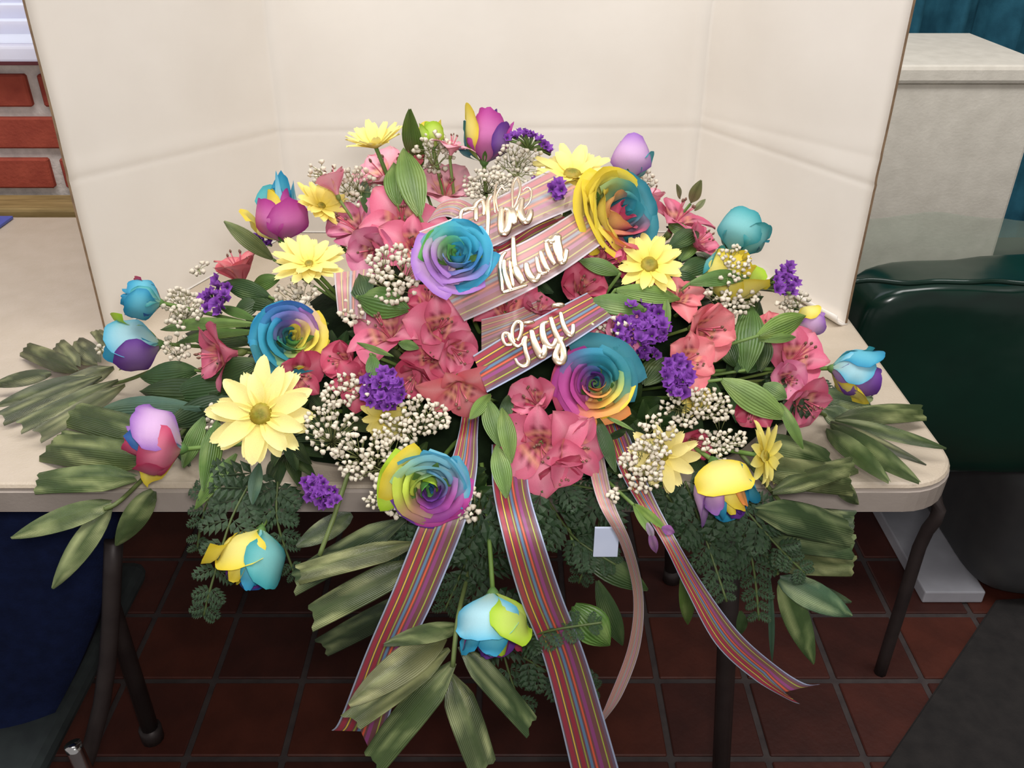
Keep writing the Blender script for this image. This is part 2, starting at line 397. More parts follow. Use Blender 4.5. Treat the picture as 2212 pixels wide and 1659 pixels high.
def floor_mat():
    q = [fp(1880, 1700), fp(2150, 1300), fp(2150, 1300) + Vector((1.3, .1, 0)), fp(1880, 1700) + Vector((1.3, -.1, 0))]; vs = []
    for dz, ins in ((.001, 0), (.005, 0), (.007, .004)):
        c_ = (q[0] + q[1] + q[2] + q[3]) / 4
        for p in q: r_ = p + (c_ - p).normalized() * ins; vs.append((r_.x, r_.y, FZ + dz))
    fs = [(8, 9, 10, 11)[::-1], (0, 1, 2, 3)] + [(k * 4 + i, k * 4 + (i + 1) % 4, (k + 1) * 4 + (i + 1) % 4, (k + 1) * 4 + i) for k in (0, 1) for i in range(4)]
    o = obj('floor_mat', mesh('floor_mat', vs, fs, smooth=False), noise_col('grey_mat', (48, 46, 46), (58, 55, 54), 30, .9, .3, 300, .1)); tag(o, 'dark grey floor mat on the tiles at the lower right corner', 'mat')
tt = wrinkled('storage_tote', .90, 1.6, 1.24, 1.8, FZ + .02, -.40, .004, M_GREY, 9); tag(tt, 'dark grey storage tote standing on the floor under the green plastic', 'tote')
sl = obj('foam_slab', box_mesh('foam_slab', .815, .935, 1.275, 1.75, FZ + .001, FZ + .03, .003), noise_col('slab', (176, 176, 184), (190, 190, 198), 20, .8)); tag(sl, 'pale foam slab lying on the tiles behind the right table leg', 'foam slab')
floor_mat()
# ---------------------------------------------------------------- chair at the left, folder on the table
ch = empty('stacking_chair', (-.72, .95, FZ), 'navy fabric chair pushed under the left of the table, chrome leg', 'chair')
def shell(name, pts, mat, y, th, crown):
    nu, nv = 12, 12; vs = []
    for s in (0, 1):
        for j in range(nv):
            v = j / (nv - 1)
            for i in range(nu):
                u = i / (nu - 1); z = pts[0] + (pts[1] - pts[0]) * v
                hw = pts[2] * (1 - pts[3] * (1 - v) ** 1.6) * (1 - .22 * max(0, (v - .75) / .25) ** 3)
                x = (u * 2 - 1) * hw
                vs.append((x, y + crown * (1 - (u * 2 - 1) ** 2) + (.03 * v) + s * th, z - .02 * max(0, (v - .8) / .2) ** 2 * abs(u * 2 - 1) ** 3))
    g = grid_faces(nu, nv); N = nu * nv; fs = list(g) + [tuple(i + N for i in f)[::-1] for f in g]
    for j in range(nv - 1):
        for i in (0, nu - 1):
            a, b_ = j * nu + i, (j + 1) * nu + i; fs.append((a, a + N, b_ + N, b_) if i else (a, b_, b_ + N, a + N))
    for i in range(nu - 1):
        for j in (0, nv - 1):
            a = j * nu + i; fs.append((a, a + 1, a + 1 + N, a + N) if j == 0 else (a, a + N, a + 1 + N, a + 1))
    return mesh(name, vs, fs)
obj('backrest', shell('backrest', (.27, .655, .25, .62), M_NAVY, -.15, .035, -.03), M_NAVY, ch)
obj('seat', box_mesh('seat', -.22, .11, -.26, .16, .23, .27, .02, 3), M_SEAT, ch)
for pts, mt in (([(.235, -.13, .56), (.17, -.16, .30), (.05, -.20, .02)], M_LEGMET), ([(-.22, -.13, .5), (-.20, -.15, .25), (-.18, -.18, .0)], M_LEGMET), ([(.14, -.20, .27), (.15, -.21, .2), (.15, -.21, .0)], M_CHROME), ([(-.1, .12, .25), (-.1, .15, .0)], M_CHROME)):
    vs, fs = tube_data(spline([Vector(q) for q in pts], 4), .011, 10); obj('leg', mesh('leg', vs, fs), mt, ch)
fd = obj('folder', box_mesh('folder', -1.2, -.855, 1.36, 1.44, .001, .006, .001), M_FOLDER); tag(fd, 'blue folder lying on the far left of the table by the brick wall', 'folder')

# ================================================================ FLOWERS
foam = empty('floral_foam', (0, .90, .0), 'dark green floral foam block hidden under the blooms, holding all the stems', 'floral foam')
def foam_mesh():
    vs, fs = [], []; nu, nv = 40, 12
    for j in range(nv):
        r = (j / (nv - 1)) ** .8
        for i in range(nu):
            a = 2 * math.pi * i / nu; k = .74 + .05 * noise.noise(Vector((math.cos(a) * 3, math.sin(a) * 3, r * 4)))
            vs.append((MA * k * r * math.cos(a), MB_ * k * r * math.sin(a) * (.8 if math.sin(a) < 0 else 1), .004 + MH * .74 * (1 - r ** 1.55)))
    for j in range(nv - 1):
        for i in range(nu): fs.append((j * nu + i, j * nu + (i + 1) % nu, (j + 1) * nu + (i + 1) % nu, (j + 1) * nu + i))
    return mesh('foam_block', vs, fs)
obj('foam_block', foam_mesh(), M_OASIS, foam)
def frame(P, ax, side=False, spin=0):
    Z = cdir(ax) if not isinstance(ax, Vector) else ax.normalized()
    ref = -FV if side else RV
    X = ref - Z * ref.dot(Z)
    if X.length < .05: X = UV_ - Z * UV_.dot(Z)
    X.normalize(); Y = Z.cross(X); M = Matrix((X, Y, Z)).transposed().to_4x4()
    M = M @ Matrix.Rotation(math.radians(spin), 4, 'Z'); M.translation = P; return M
def stem_obj(par, pl, q, col, r=.0022):
    """stem from local base to a world point q inside the mound"""
    M = par.matrix_world if False else par.matrix_basis
    b = M.inverted() @ q; a = Vector(pl); s = M.to_scale().x
    mid = a.lerp(b, .5) + Vector((0, 0, -1)) * (b - a).length * .18
    vs, fs = tube_data(spline([a, mid, b], 4), r / s, 6)
    return obj('stem', mesh('stem', vs, fs, [jit(col, 6)] * len(vs)), M_STEM, par)
# ------------------------------------------------- roses
def petal(az, hw, Hh, rb, rm, rt, curl, tip, col, edge, roll=0, wob=.03, nu=11, nv=10, zb=0, blend=None, spir=.05):
    vs, cs = [], []; s0 = ru(0, 99); zt = ru(-.05, .05)
    for j in range(nv):
        v = j / (nv - 1)
        if v < .5: r = rb + (rm - rb) * math.sin(v / .5 * math.pi / 2)
        else: r = rm + (rt - rm) * ((v - .5) / .5) ** 1.3
        r += curl * max(0, (v - .72) / .28) ** 2
        for i in range(nu):
            u = i / (nu - 1) * 2 - 1
            wv = min(1, .35 + 1.3 * v) * (1 - .12 * max(0, v - .85) / .15)
            a = math.radians(az + u * hw * wv)
            z = zb + Hh * v * (1 - .24 * abs(u) ** 3.2) + tip * (1 - abs(u)) ** 2 * max(0, v - .6) / .4
            z -= curl * .55 * max(0, (v - .80) / .20) ** 2
            rr = r + spir * u * min(1, v * 2) + roll * abs(u) ** 3 * v * v + wob * noise.noise(Vector((u * 1.6 + s0, v * 2, s0))) * v
            z += wob * 2.0 * noise.noise(Vector((u * 2.2 - s0, v * 2, 7))) * v + zt * u * v
            vs.append((rr * math.cos(a), rr * math.sin(a), z))
            e = max(abs(u) ** 4, max(0, (v - .55) / .45) ** 2.2)
            c = mixc(mixc(col, (240, 240, 235), .22 * (1 - e)), edge, e * .75)
            if blend: c = mixc(c, blend(math.degrees(a)), .6)
            if v < .25: c = mixc(c, (200, 210, 150), (.25 - v) * 1.6)
            cs.append(c)
    return mesh('petal', vs, grid_faces(nu, nv), cs)
CY, LC, TE, YE, LI, MG, PU, LL, OR, PK, BL, GR, AQ = (62, 168, 196), (150, 208, 222), (40, 128, 142), (238, 220, 96), (186, 214, 70), (192, 76, 156), (112, 62, 152), (206, 158, 210), (234, 160, 84), (204, 84, 116), (44, 104, 166), (110, 180, 100), (96, 184, 186)
EDGE = {CY: (20, 120, 165), LC: (60, 160, 200), TE: (20, 100, 118), YE: (222, 196, 40), LI: (150, 190, 30), MG: (160, 40, 130), PU: (90, 40, 135), LL: (130, 80, 175), OR: (225, 130, 60), PK: (180, 50, 90), BL: (25, 75, 150), GR: (80, 160, 60), AQ: (40, 140, 150)}
def sect(secs, a):
    best = min(secs, key=lambda s: abs((s[0] - a + 180) % 360 - 180)); return best[1]
def blendf(secs):
    def f(a):
        t = [0, 0, 0]; W = 0
        for d, c in secs:
            w_ = math.exp(-(((d - a + 180) % 360 - 180) / 38) ** 2) + 1e-6; W += w_
            for i in range(3): t[i] += c[i] * w_
        return tuple(x / W for x in t)
    return f
def sepals(par, R, n=5, z=0, l=.9, flare=.5):
    for k in range(n):
        a = 2 * math.pi * k / n + ru(-.2, .2); vs, cs = [], []; L = l * ru(.8, 1.15); fl = flare * ru(.5, 1.4)
        for j in range(6):
            v = j / 5; w_ = .13 * math.sin(math.pi * min(1, v * .85 + .15)) * (1 - v * .5)
            rr = .22 + fl * L * v * .9 + .05 * math.sin(3 * v); zz = z + L * (.75 * v - fl * .5 * v * v)
            for u in (-1, 0, 1):
                vs.append((rr * math.cos(a) - u * w_ * math.sin(a) - (0 if u else .02), rr * math.sin(a) + u * w_ * math.cos(a), zz)); cs.append(jit((92, 128, 62), 8))
        obj('sepal', mesh('sepal', vs, grid_faces(3, 6), cs), M_LEAF, par)
def hip(par, z=0):
    vs, fs = tube_data([Vector((0, 0, z - .22)), Vector((0, 0, z - .1)), Vector((0, 0, z + .02)), Vector((0, 0, z + .12))], [.07, .17, .22, .2], 8)
    obj('calyx', mesh('calyx', vs, fs, [(88, 124, 64)] * len(vs)), M_STEM, par)
def rose(px, py, Rpx, ax, secs, label, k=1.0, openf=True, outer=None, spin=0, H=1.0, core=None, stem_to=None, sep=True, tight=1.0):
    P = pt(px, py, k); R = Rpx * mpp(P); Z = cdir(ax)
    Hh = (.55 if openf else 2.35) * H; HS = 1 if openf else 1.65
    base = P - Z * R * (Hh * (.55 if openf else .5))
    M = frame(base, ax, side=not openf, spin=spin) @ Matrix.Scale(R, 4)
    o = empty('rose', (0, 0, 0), label, 'rose'); o.matrix_basis = M
    def add(az, hw, h, *a, **kw): obj('petal', petal(az, hw * (1.12 if openf else 1.0), h * HS, *a, **kw), M_PETAL, o)
    if openf:
        rings = [(2, 110, .56, .10, .07, .02, 0), (3, 74, .60, .22, .20, .03, 40), (3, 70, .60, .36, .36, .07, 15), (3, 66, .56, .51, .54, .11, 75), (4, 60, .47, .68, .76, .15, 20)]
        if outer is None: rings.append((5, 52, .36, .78, .93, .14, 50))
        for ri, (n, hw, h, rm, rt, cu, a0) in enumerate(rings):
            for q in range(n):
                az = a0 + q * 360 / n + ru(-10, 10); c = sect(secs if core is None or ri > 2 else core, az + ru(-20, 20))
                if ri < 2: c = mixc(c, EDGE[c], .45); e = c
                else: e = EDGE[c]
                c = jit(c, 8)
                add(az, hw, h * H * ru(.95, 1.05), .06 + .03 * ri, rm * tight * ru(.96, 1.04), rt * tight * ru(.95, 1.05), cu, .06, c, e, .04 if ri > 2 else 0, .06, blend=blendf(secs) if ri > 1 else None)
        for (az, hw, h, rm, rt, cu, tip, c) in (outer or []):
            add(az, hw, h * H, .16, rm, rt, cu, tip, jit(c, 5), EDGE[c], .05, .05)
    else:
        cs_ = core or secs
        for q in range(3): c = sect(cs_, q * 120 + 30); add(q * 120 + 30, 78, 1.36 * H, .12, .40, .20, 0, .04, mixc(jit(c, 6), EDGE[c], .3), EDGE[c])
        for q in range(3): c = sect(cs_, q * 120 + 85); add(q * 120 + 85, 74, 1.36 * H, .14, .56, .38, .02, .05, jit(c, 6), EDGE[c], .02)
        if outer is None:
            for q in range(4): c = sect(secs, q * 90 + 20); add(q * 90 + 20, 62, 1.42 * H * ru(.93, 1.05), .2, .78, .62, .10, .08, jit(c, 6), EDGE[c], .05)
        for qi, (az, hw, h, rm, rt, cu, tip, c) in enumerate(outer or []):
            e_ = .03 * (len(outer) - 1 - qi) - .09
            if rm < .75: e_ = 0
            add(az, hw, h * H, .2, rm + e_, rt + e_, cu, tip, jit(c, 5), EDGE[c], .06, .05)
    if sep: sepals(o, R); hip(o)
    stem_obj(o, (0, 0, -.1), stem_to or root_pt(P), (104, 132, 62))
    return o
# az on buds: 0 faces the viewer, +90 to the right of the upright bud
rose(1050, 290, 50, (.08, 1, .25), [(0, MG), (60, PU), (-70, YE), (180, TE)], 'tall magenta and yellow rose bud standing at the very top of the spray', openf=False, H=.98, k=1.02,
     outer=[(12, 72, 1.32, .86, .62, -.02, .06, MG), (62, 44, 1.05, .93, .86, .0, .04, PU), (-62, 46, 1.42, .90, .86, .10, .14, YE), (-95, 40, 1.05, .95, .95, .05, 0, TE), (100, 40, 1.1, .9, .98, .22, .14, MG), (180, 70, 1.3, .8, .7, 0, 0, MG), (-70, 46, .42, 1.2, 1.62, .25, 0, TE)])
rose(1362, 342, 45, (.12, 1, .1), [(0, LL), (180, LL)], 'single lilac rose bud standing against the card at the upper right', openf=False, H=.86, k=1.02,
     outer=[(-5, 88, 1.46, .98, .55, .0, .06, LL), (150, 60, 1.25, .9, .75, .05, .0, LL), (-140, 70, 1.3, .9, .6, .0, 0, LL), (75, 40, 1.0, .95, 1.05, .12, .05, AQ)])
rose(604, 462, 54, (-.03, 1, .3), [(0, MG), (90, MG), (-60, YE), (180, CY)], 'magenta rose bud with upright cyan petals at the upper left', openf=False, H=.9, k=1.02,
     outer=[(38, 55, 1.06, .98, .90, .04, .22, MG), (-28, 48, 1.18, .95, .78, .0, .0, MG), (-75, 42, .95, 1.15, 1.30, .22, .0, YE), (170, 60, 1.62, .6, .50, .06, .38, CY), (-150, 50, 1.45, .8, .85, .15, .1, AQ), (120, 50, 1.4, .85, .7, .05, .3, LC), (20, 26, 1.66, .34, .28, .0, .30, LC)])
rose(985, 550, 82, (.05, .30, .95), [(140, GR), (40, CY), (0, CY), (-40, BL), (-90, LL), (-130, PU), (180, LL), (90, CY)], 'open rose shading purple to turquoise with a green petal, left of the ribbon lettering', k=1.30, H=1.1,
     core=[(60, CY), (150, GR), (-60, CY), (-120, PU)], outer=[(148, 40, .44, .78, .86, .04, .05, GR), (52, 44, .48, .78, .88, .03, .10, CY), (8, 46, .38, .78, .95, .05, .0, LC), (-42, 46, .34, .80, .98, .08, 0, CY), (-95, 48, .32, .82, 1.0, .1, 0, LL), (-145, 46, .34, .84, 1.08, .12, 0, LL), (180, 36, .36, .84, 1.05, .12, .05, LL)])
rose(1335, 462, 100, (.55, .25, .8), [(0, TE), (60, TE), (180, YE), (120, YE), (-120, YE), (-60, PK)], 'big yellow rose turned right with orange pink and teal petals, upper right of the lettering', k=1.10, H=1.25,
     core=[(0, TE), (90, YE), (180, PK), (-90, PK)], outer=[(100, 66, .56, .77, .88, .08, 0, YE), (160, 74, .56, .72, .84, .06, .05, YE), (-150, 62, .46, .80, .98, .12, 0, YE), (-105, 40, .52, .72, .80, .02, 0, OR), (-60, 46, .42, .78, 1.0, .14, 0, PK), (-10, 50, .50, .72, .9, .08, .05, TE), (45, 48, .56, .76, .9, .1, 0, TE), (180, 60, .30, .85, 1.05, .12, 0, YE)])
rose(303, 648, 44, (-1, .12, .35), [(0, CY), (90, CY), (-90, BL), (180, PK)], 'small turquoise rose bud lying at the far left beside the card edge', openf=False, H=.78, k=1.06,
     outer=[(-30, 60, 1.25, .95, .80, .08, 0, CY), (40, 50, 1.2, .95, .8, .05, 0, CY), (10, 30, 1.05, .98, .9, .03, 0, AQ), (-90, 50, 1.2, .95, .8, .06, 0, BL), (110, 46, 1.1, 1.0, 1.05, .16, 0, PK), (180, 60, 1.2, .9, .8, 0, 0, TE)])
rose(286, 750, 54, (-1, -.14, .3), [(0, LC), (90, LI), (-60, PU), (180, CY)], 'rose bud pointing left with lime, pale cyan and violet petals', openf=False, H=.86, k=1.06,
     outer=[(28, 56, 1.36, .96, .88, .12, 0, LC), (-38, 50, 1.12, .98, .92, .02, .1, PU), (-15, 40, 1.42, .85, .72, .14, .1, CY), (98, 46, 1.22, 1.02, 1.22, .28, .1, LI), (-100, 50, 1.2, .9, .8, .1, 0, LI), (180, 60, 1.2, .9, .8, 0, 0, CY)])
rose(630, 728, 80, (.30, .22, .9), [(180, CY), (110, BL), (60, LL), (0, YE), (-50, YE), (-110, TE), (-150, TE)], 'open rose with teal left side, lilac top and yellow right side, left centre', k=1.04, H=1.3,
     core=[(180, TE), (90, MG), (0, YE), (-90, GR)], outer=[(150, 44, .44, .80, .98, .08, 0, CY), (95, 46, .48, .78, .9, .06, 0, BL), (45, 34, .50, .66, .72, .02, .06, LL), (5, 46, .46, .78, .92, .05, 0, YE), (-38, 38, .44, .76, .88, .05, 0, YE), (-80, 42, .36, .80, .95, .10, 0, TE), (-130, 48, .34, .84, 1.05, .10, 0, TE), (-175, 42, .36, .84, 1.0, .10, 0, CY)])
rose(328, 958, 66, (-1, .22, .35), [(0, PK), (-90, PK), (60, LL), (140, TE)], 'rose bud with pale lilac upper petal over a raspberry red body, lower left', openf=False, H=.78, k=1.15,
     outer=[(52, 56, 1.30, 1.0, .95, .10, .06, LL), (-18, 62, .98, .98, .88, .0, 0, PK), (-85, 56, 1.05, .98, .85, .04, 0, PK), (110, 46, 1.25, .95, .92, .1, 0, TE), (-140, 40, .9, 1.15, 1.35, .15, .2, YE), (15, 40, 1.30, .68, .62, .06, .1, BL), (180, 60, 1.1, .9, .8, 0, 0, PK)])
rose(1602, 500, 54, (.42, 1, .1), [(0, AQ), (90, TE), (180, AQ)], 'aqua green rose bud leaning right, above the pale yellow bud', openf=False, H=.78, k=1.02,
     outer=[(-25, 66, 1.35, .96, .78, .03, 0, AQ), (48, 50, 1.18, 1.0, .92, .10, 0, AQ), (95, 40, .85, 1.0, 1.05, .15, 0, TE), (-95, 50, 1.2, .92, .8, .0, 0, AQ), (170, 60, 1.3, .9, .75, 0, 0, TE)])
rose(1580, 592, 64, (.5, .55, .55), [(0, YE), (90, YE), (180, YE)], 'pale yellow rose bud half veiled by white sprigs on the right', openf=False, H=.72, k=1.03,
     outer=[(-30, 66, 1.3, .98, .88, .0, .0, YE), (55, 50, 1.45, 1.02, 1.0, .12, .15, YE), (-95, 50, 1.1, .98, .9, .08, 0, AQ), (120, 50, 1.3, .95, .95, .1, 0, LI), (180, 60, 1.2, .9, .8, 0, 0, YE)])
rose(1752, 692, 34, (1, .25, .1), [(0, LL), (-90, YE), (90, MG), (180, AQ)], 'small half-hidden yellow and mauve rose bud near the right card foot', openf=False, H=.75, k=1.08,
     outer=[(-55, 50, 1.25, .98, .85, .04, 0, YE), (30, 60, 1.25, .98, .9, .04, 0, LL), (95, 50, 1.15, .95, .85, .05, 0, MG), (180, 70, 1.2, .9, .8, 0, 0, AQ)])
rose(1850, 805, 50, (1, -.18, .2), [(0, PU), (-90, CY), (90, YE), (180, CY)], 'rose bud pointing right with cyan top, violet middle and golden lower petal', openf=False, H=.86, k=1.10,
     outer=[(-62, 52, 1.38, .98, .92, .14, .05, CY), (-15, 48, 1.12, .95, .9, .02, 0, LC), (30, 60, 1.38, .98, .86, .0, 0, PU), (78, 44, 1.12, 1.02, 1.12, .18, .2, YE), (-110, 46, 1.2, .98, 1.0, .2, 0, AQ), (180, 60, 1.2, .9, .8, 0, 0, CY)])
rose(1286, 828, 86, (-.05, .16, 1), [(150, MG), (100, CY), (50, TE), (10, TE), (-35, YE), (-80, OR), (-130, MG), (180, MG)], 'large open rainbow rose with magenta left, teal top right and golden lower edge', k=1.04, H=1.15,
     core=[(0, TE), (90, PU), (180, PU), (-90, OR)], outer=[(62, 56, .34, .84, 1.18, .12, .04, TE), (20, 46, .38, .80, 1.0, .08, 0, TE), (-38, 42, .42, .78, .9, .05, .06, YE), (-88, 48, .34, .82, .98, .10, 0, OR), (-140, 46, .38, .80, .96, .08, 0, MG), (150, 46, .42, .80, .95, .08, 0, MG), (175, 40, .36, .82, 1.0, .1, 0, PK)])
rose(928, 1052, 88, (.12, -.25, .95), [(150, YE), (110, LC), (60, LC), (20, LC), (-20, MG), (-70, PU), (-120, MG), (180, LI)], 'rose facing down with yellow-green left petal, pale blue top and purple mouth, front centre', k=1.16, H=1.2,
     core=[(90, LI), (0, BL), (-90, PU), (180, GR)], outer=[(150, 44, .40, .80, 1.12, .08, .05, YE), (168, 40, .30, .84, 1.16, .12, 0, LI), (95, 50, .46, .80, .92, .04, .05, LC), (48, 50, .52, .76, .86, .04, 0, LC), (5, 42, .44, .78, .95, .04, 0, LC), (-30, 36, .38, .82, .98, .05, .06, MG), (-78, 46, .30, .82, 1.0, .08, 0, MG), (-125, 40, .32, .80, .95, .1, 0, PU)])
rose(1566, 1058, 66, (.25, -.85, .50), [(0, YE), (-80, PU), (80, CY), (180, PU)], 'drooping rose with creamy yellow top, violet side petal and blue underside, lower right', openf=False, H=.86, k=1.08,
     outer=[(0, 60, 1.16, .98, .96, .12, .0, YE), (100, 54, 1.28, 1.0, 1.0, .10, .22, LL), (-88, 50, 1.22, .95, .85, .10, 0, CY), (50, 40, 1.30, .70, .68, .06, .1, LL), (-40, 30, 1.34, .6, .55, .0, 0, OR), (180, 70, 1.3, .9, .8, .02, 0, CY)])
rose(548, 1208, 62, (-.12, -.92, .4), [(0, YE), (-60, CY), (60, YE), (180, PU)], 'hanging rose bud half yellow half teal at the lower left over the dark tiles', openf=False, H=.86, k=10.60, stem_to=pt(640, 1060, .8),
     outer=[(28, 60, 1.18, .98, .98, .10, .06, YE), (-52, 54, 1.42, 1.02, .92, .04, .08, AQ), (75, 30, .98, 1.0, 1.35, .30, .24, YE), (28, 30, 1.42, .60, .66, .05, 0, YE), (-15, 34, 1.5, .62, .55, .05, .1, CY), (120, 50, 1.3, .85, .8, .1, 0, PU), (180, 70, 1.4, .85, .7, 0, 0, BL)])
rose(1066, 1352, 70, (.03, -.95, .35), [(0, LC), (60, PU), (-60, LI), (180, MG)], 'hanging rose bud pale blue and lime with purple mouth, lowest in the centre', openf=False, H=.82, k=10.55, stem_to=pt(1040, 1000, .85),
     outer=[(12, 62, 1.12, .98, .94, .10, .0, LC), (-46, 50, 1.16, 1.0, 1.0, .14, .16, LI), (60, 44, 1.38, .88, .84, .08, 0, CY), (0, 44, 1.40, .72, .66, .1, .06, CY), (100, 50, 1.28, .96, .94, .08, 0, MG), (-100, 50, 1.32, .9, .86, .05, 0, PK), (180, 70, 1.4, .85, .75, .02, 0, PU)])
rose(932, 290, 34, (-.1, 1, .2), [(0, LI), (180, YE)], 'lime yellow rose bud behind white sprigs at the top left of the tall bud', openf=False, H=.7, k=1.0)
# ------------------------------------------------- daisies
DY = (244, 226, 120); DP = (246, 232, 158); DG = (214, 186, 66)
def daisy(px, py, Rpx, ax, label, k=1.05, n=16, cup=.15, col=DY, disc=.21, spin=0, ragged=.12, stem=True, arc=None):
    P = pt(px, py, k); R = Rpx * mpp(P); o = empty('daisy', (0, 0, 0), label, 'daisy'); o.matrix_basis = frame(P, ax, spin=spin) @ Matrix.Scale(R, 4)
    for lay in range(2):
        for q in range(n if lay == 0 else n // 2 + 1):
            nn = n if lay == 0 else n // 2 + 1
            a = 360 / nn * (q + .5 * lay) + ru(-6, 6)
            if arc and not (arc[0] <= (a % 360) <= arc[1]): continue
            a = math.radians(a); L = (1 - .1 * lay) * ru(1 - ragged * 1.6, 1 + ragged * .6); w_ = ru(.15, .20) * (16 / n) ** .5; cp = cup + .12 * lay + ru(-.10, .10)
            droop = ru(.0, .22); tw = ru(-.25, .25); vs, cs = [], []; nu, nv = 5, 8; notch = ru(.0, .09)
            for j in range(nv):
                v = j / (nv - 1); ww = w_ * (math.sin(math.pi * (v * .80 + .12)) ** .7) * (1 - .25 * v)
                for i in range(nu):
                    u = i / 2 - 1; rr = disc * .7 + (L - disc * .7) * (v - (notch * (1 - abs(abs(u) - .5) * 2) if j == nv - 1 else 0) - (.05 * abs(u) ** 2 if j == nv - 1 else 0))
                    y = u * ww + tw * .12 * v * v
                    z = cp * v * 1.0 - droop * v ** 3 * .6 + .045 * (abs(u) ** 2) * (1 - v * .4) - .01 * lay * 0 + .03 * lay
                    vs.append((rr * math.cos(a) - y * math.sin(a), rr * math.sin(a) + y * math.cos(a), z))
                    c = mixc(col, mixc(col, (252, 244, 190), .5), v ** .8); c = mixc(c, (226, 200, 60), max(0, .35 - v) * 1.2); cs.append(c)
            obj('petal', mesh('petal', vs, grid_faces(nu, nv), cs), M_PETAL, o)
    vs, fs, cs = [], [], []; m_ = 16
    for j in range(6):
        a = j / 5 * math.pi / 2
        for i in range(m_):
            b_ = 2 * math.pi * i / m_; g_ = 1 + .06 * math.sin(i * 7.3 + j * 4.1); vs.append((disc * math.cos(a) * math.cos(b_) * g_, disc * math.cos(a) * math.sin(b_) * g_, .04 + disc * .48 * math.sin(a) * g_)); cs.append(jit((146, 128, 34) if j < 4 else (122, 116, 30), 12))
    for j in range(5):
        for i in range(m_): fs.append((j * m_ + i, j * m_ + (i + 1) % m_, (j + 1) * m_ + (i + 1) % m_, (j + 1) * m_ + i))
    obj('disc', mesh('disc', vs, fs, cs), M_STEM, o)
    stem_obj(o, (0, 0, -.02), root_pt(P), (104, 132, 62))
daisy(565, 895, 124, (-.02, .12, 1), 'largest pale yellow daisy facing forward with olive centre, lower left', col=(244, 228, 136), n=16, k=1.10, cup=.03, disc=.20)
daisy(668, 572, 86, (.05, .62, .75), 'yellow daisy facing up below the magenta bud, upper left', n=17, k=1.05, cup=.18, disc=.12)
daisy(1402, 574, 80, (.05, .42, .9), 'yellow daisy with green centre to the right of the lettering', n=15, k=1.06, cup=.16, disc=.25, col=(240, 220, 96))
daisy(1236, 380, 94, (.02, .68, .7), 'bright yellow daisy at the top, right of the upper ribbon band', n=14, k=1.05, cup=.22, disc=.22, ragged=.2)
daisy(812, 318, 66, (-.1, .75, .6), 'yellow daisy seen from the side at the upper left against the card', n=15, k=1.03, cup=.5, disc=.16)
daisy(694, 446, 64, (.4, .5, .7), 'small yellow daisy tucked right of the magenta bud', n=14, k=1.04, cup=.3, disc=.15, col=(246, 224, 96))
daisy(832, 900, 58, (.05, -.45, .9), 'shaded yellow daisy hanging under the purple statice, lower centre left', n=12, k=1.02, cup=.25, disc=.2, col=(216, 196, 84))
daisy(1432, 985, 84, (.15, -.2, .95), 'cream yellow daisy dusted with white sprigs, lower right', n=13, k=1.03, cup=.1, disc=.14, col=(232, 212, 116))
daisy(1652, 985, 78, (.75, .1, .65), 'yellow daisy turned right above the drooping yellow violet rose', n=13, k=1.07, cup=.1, disc=.15, col=(232, 214, 86))
daisy(1500, 858, 46, (.3, .1, .9), 'small shaded mustard daisy behind the upright purple statice', n=11, k=.97, cup=.1, disc=.25, col=DG)
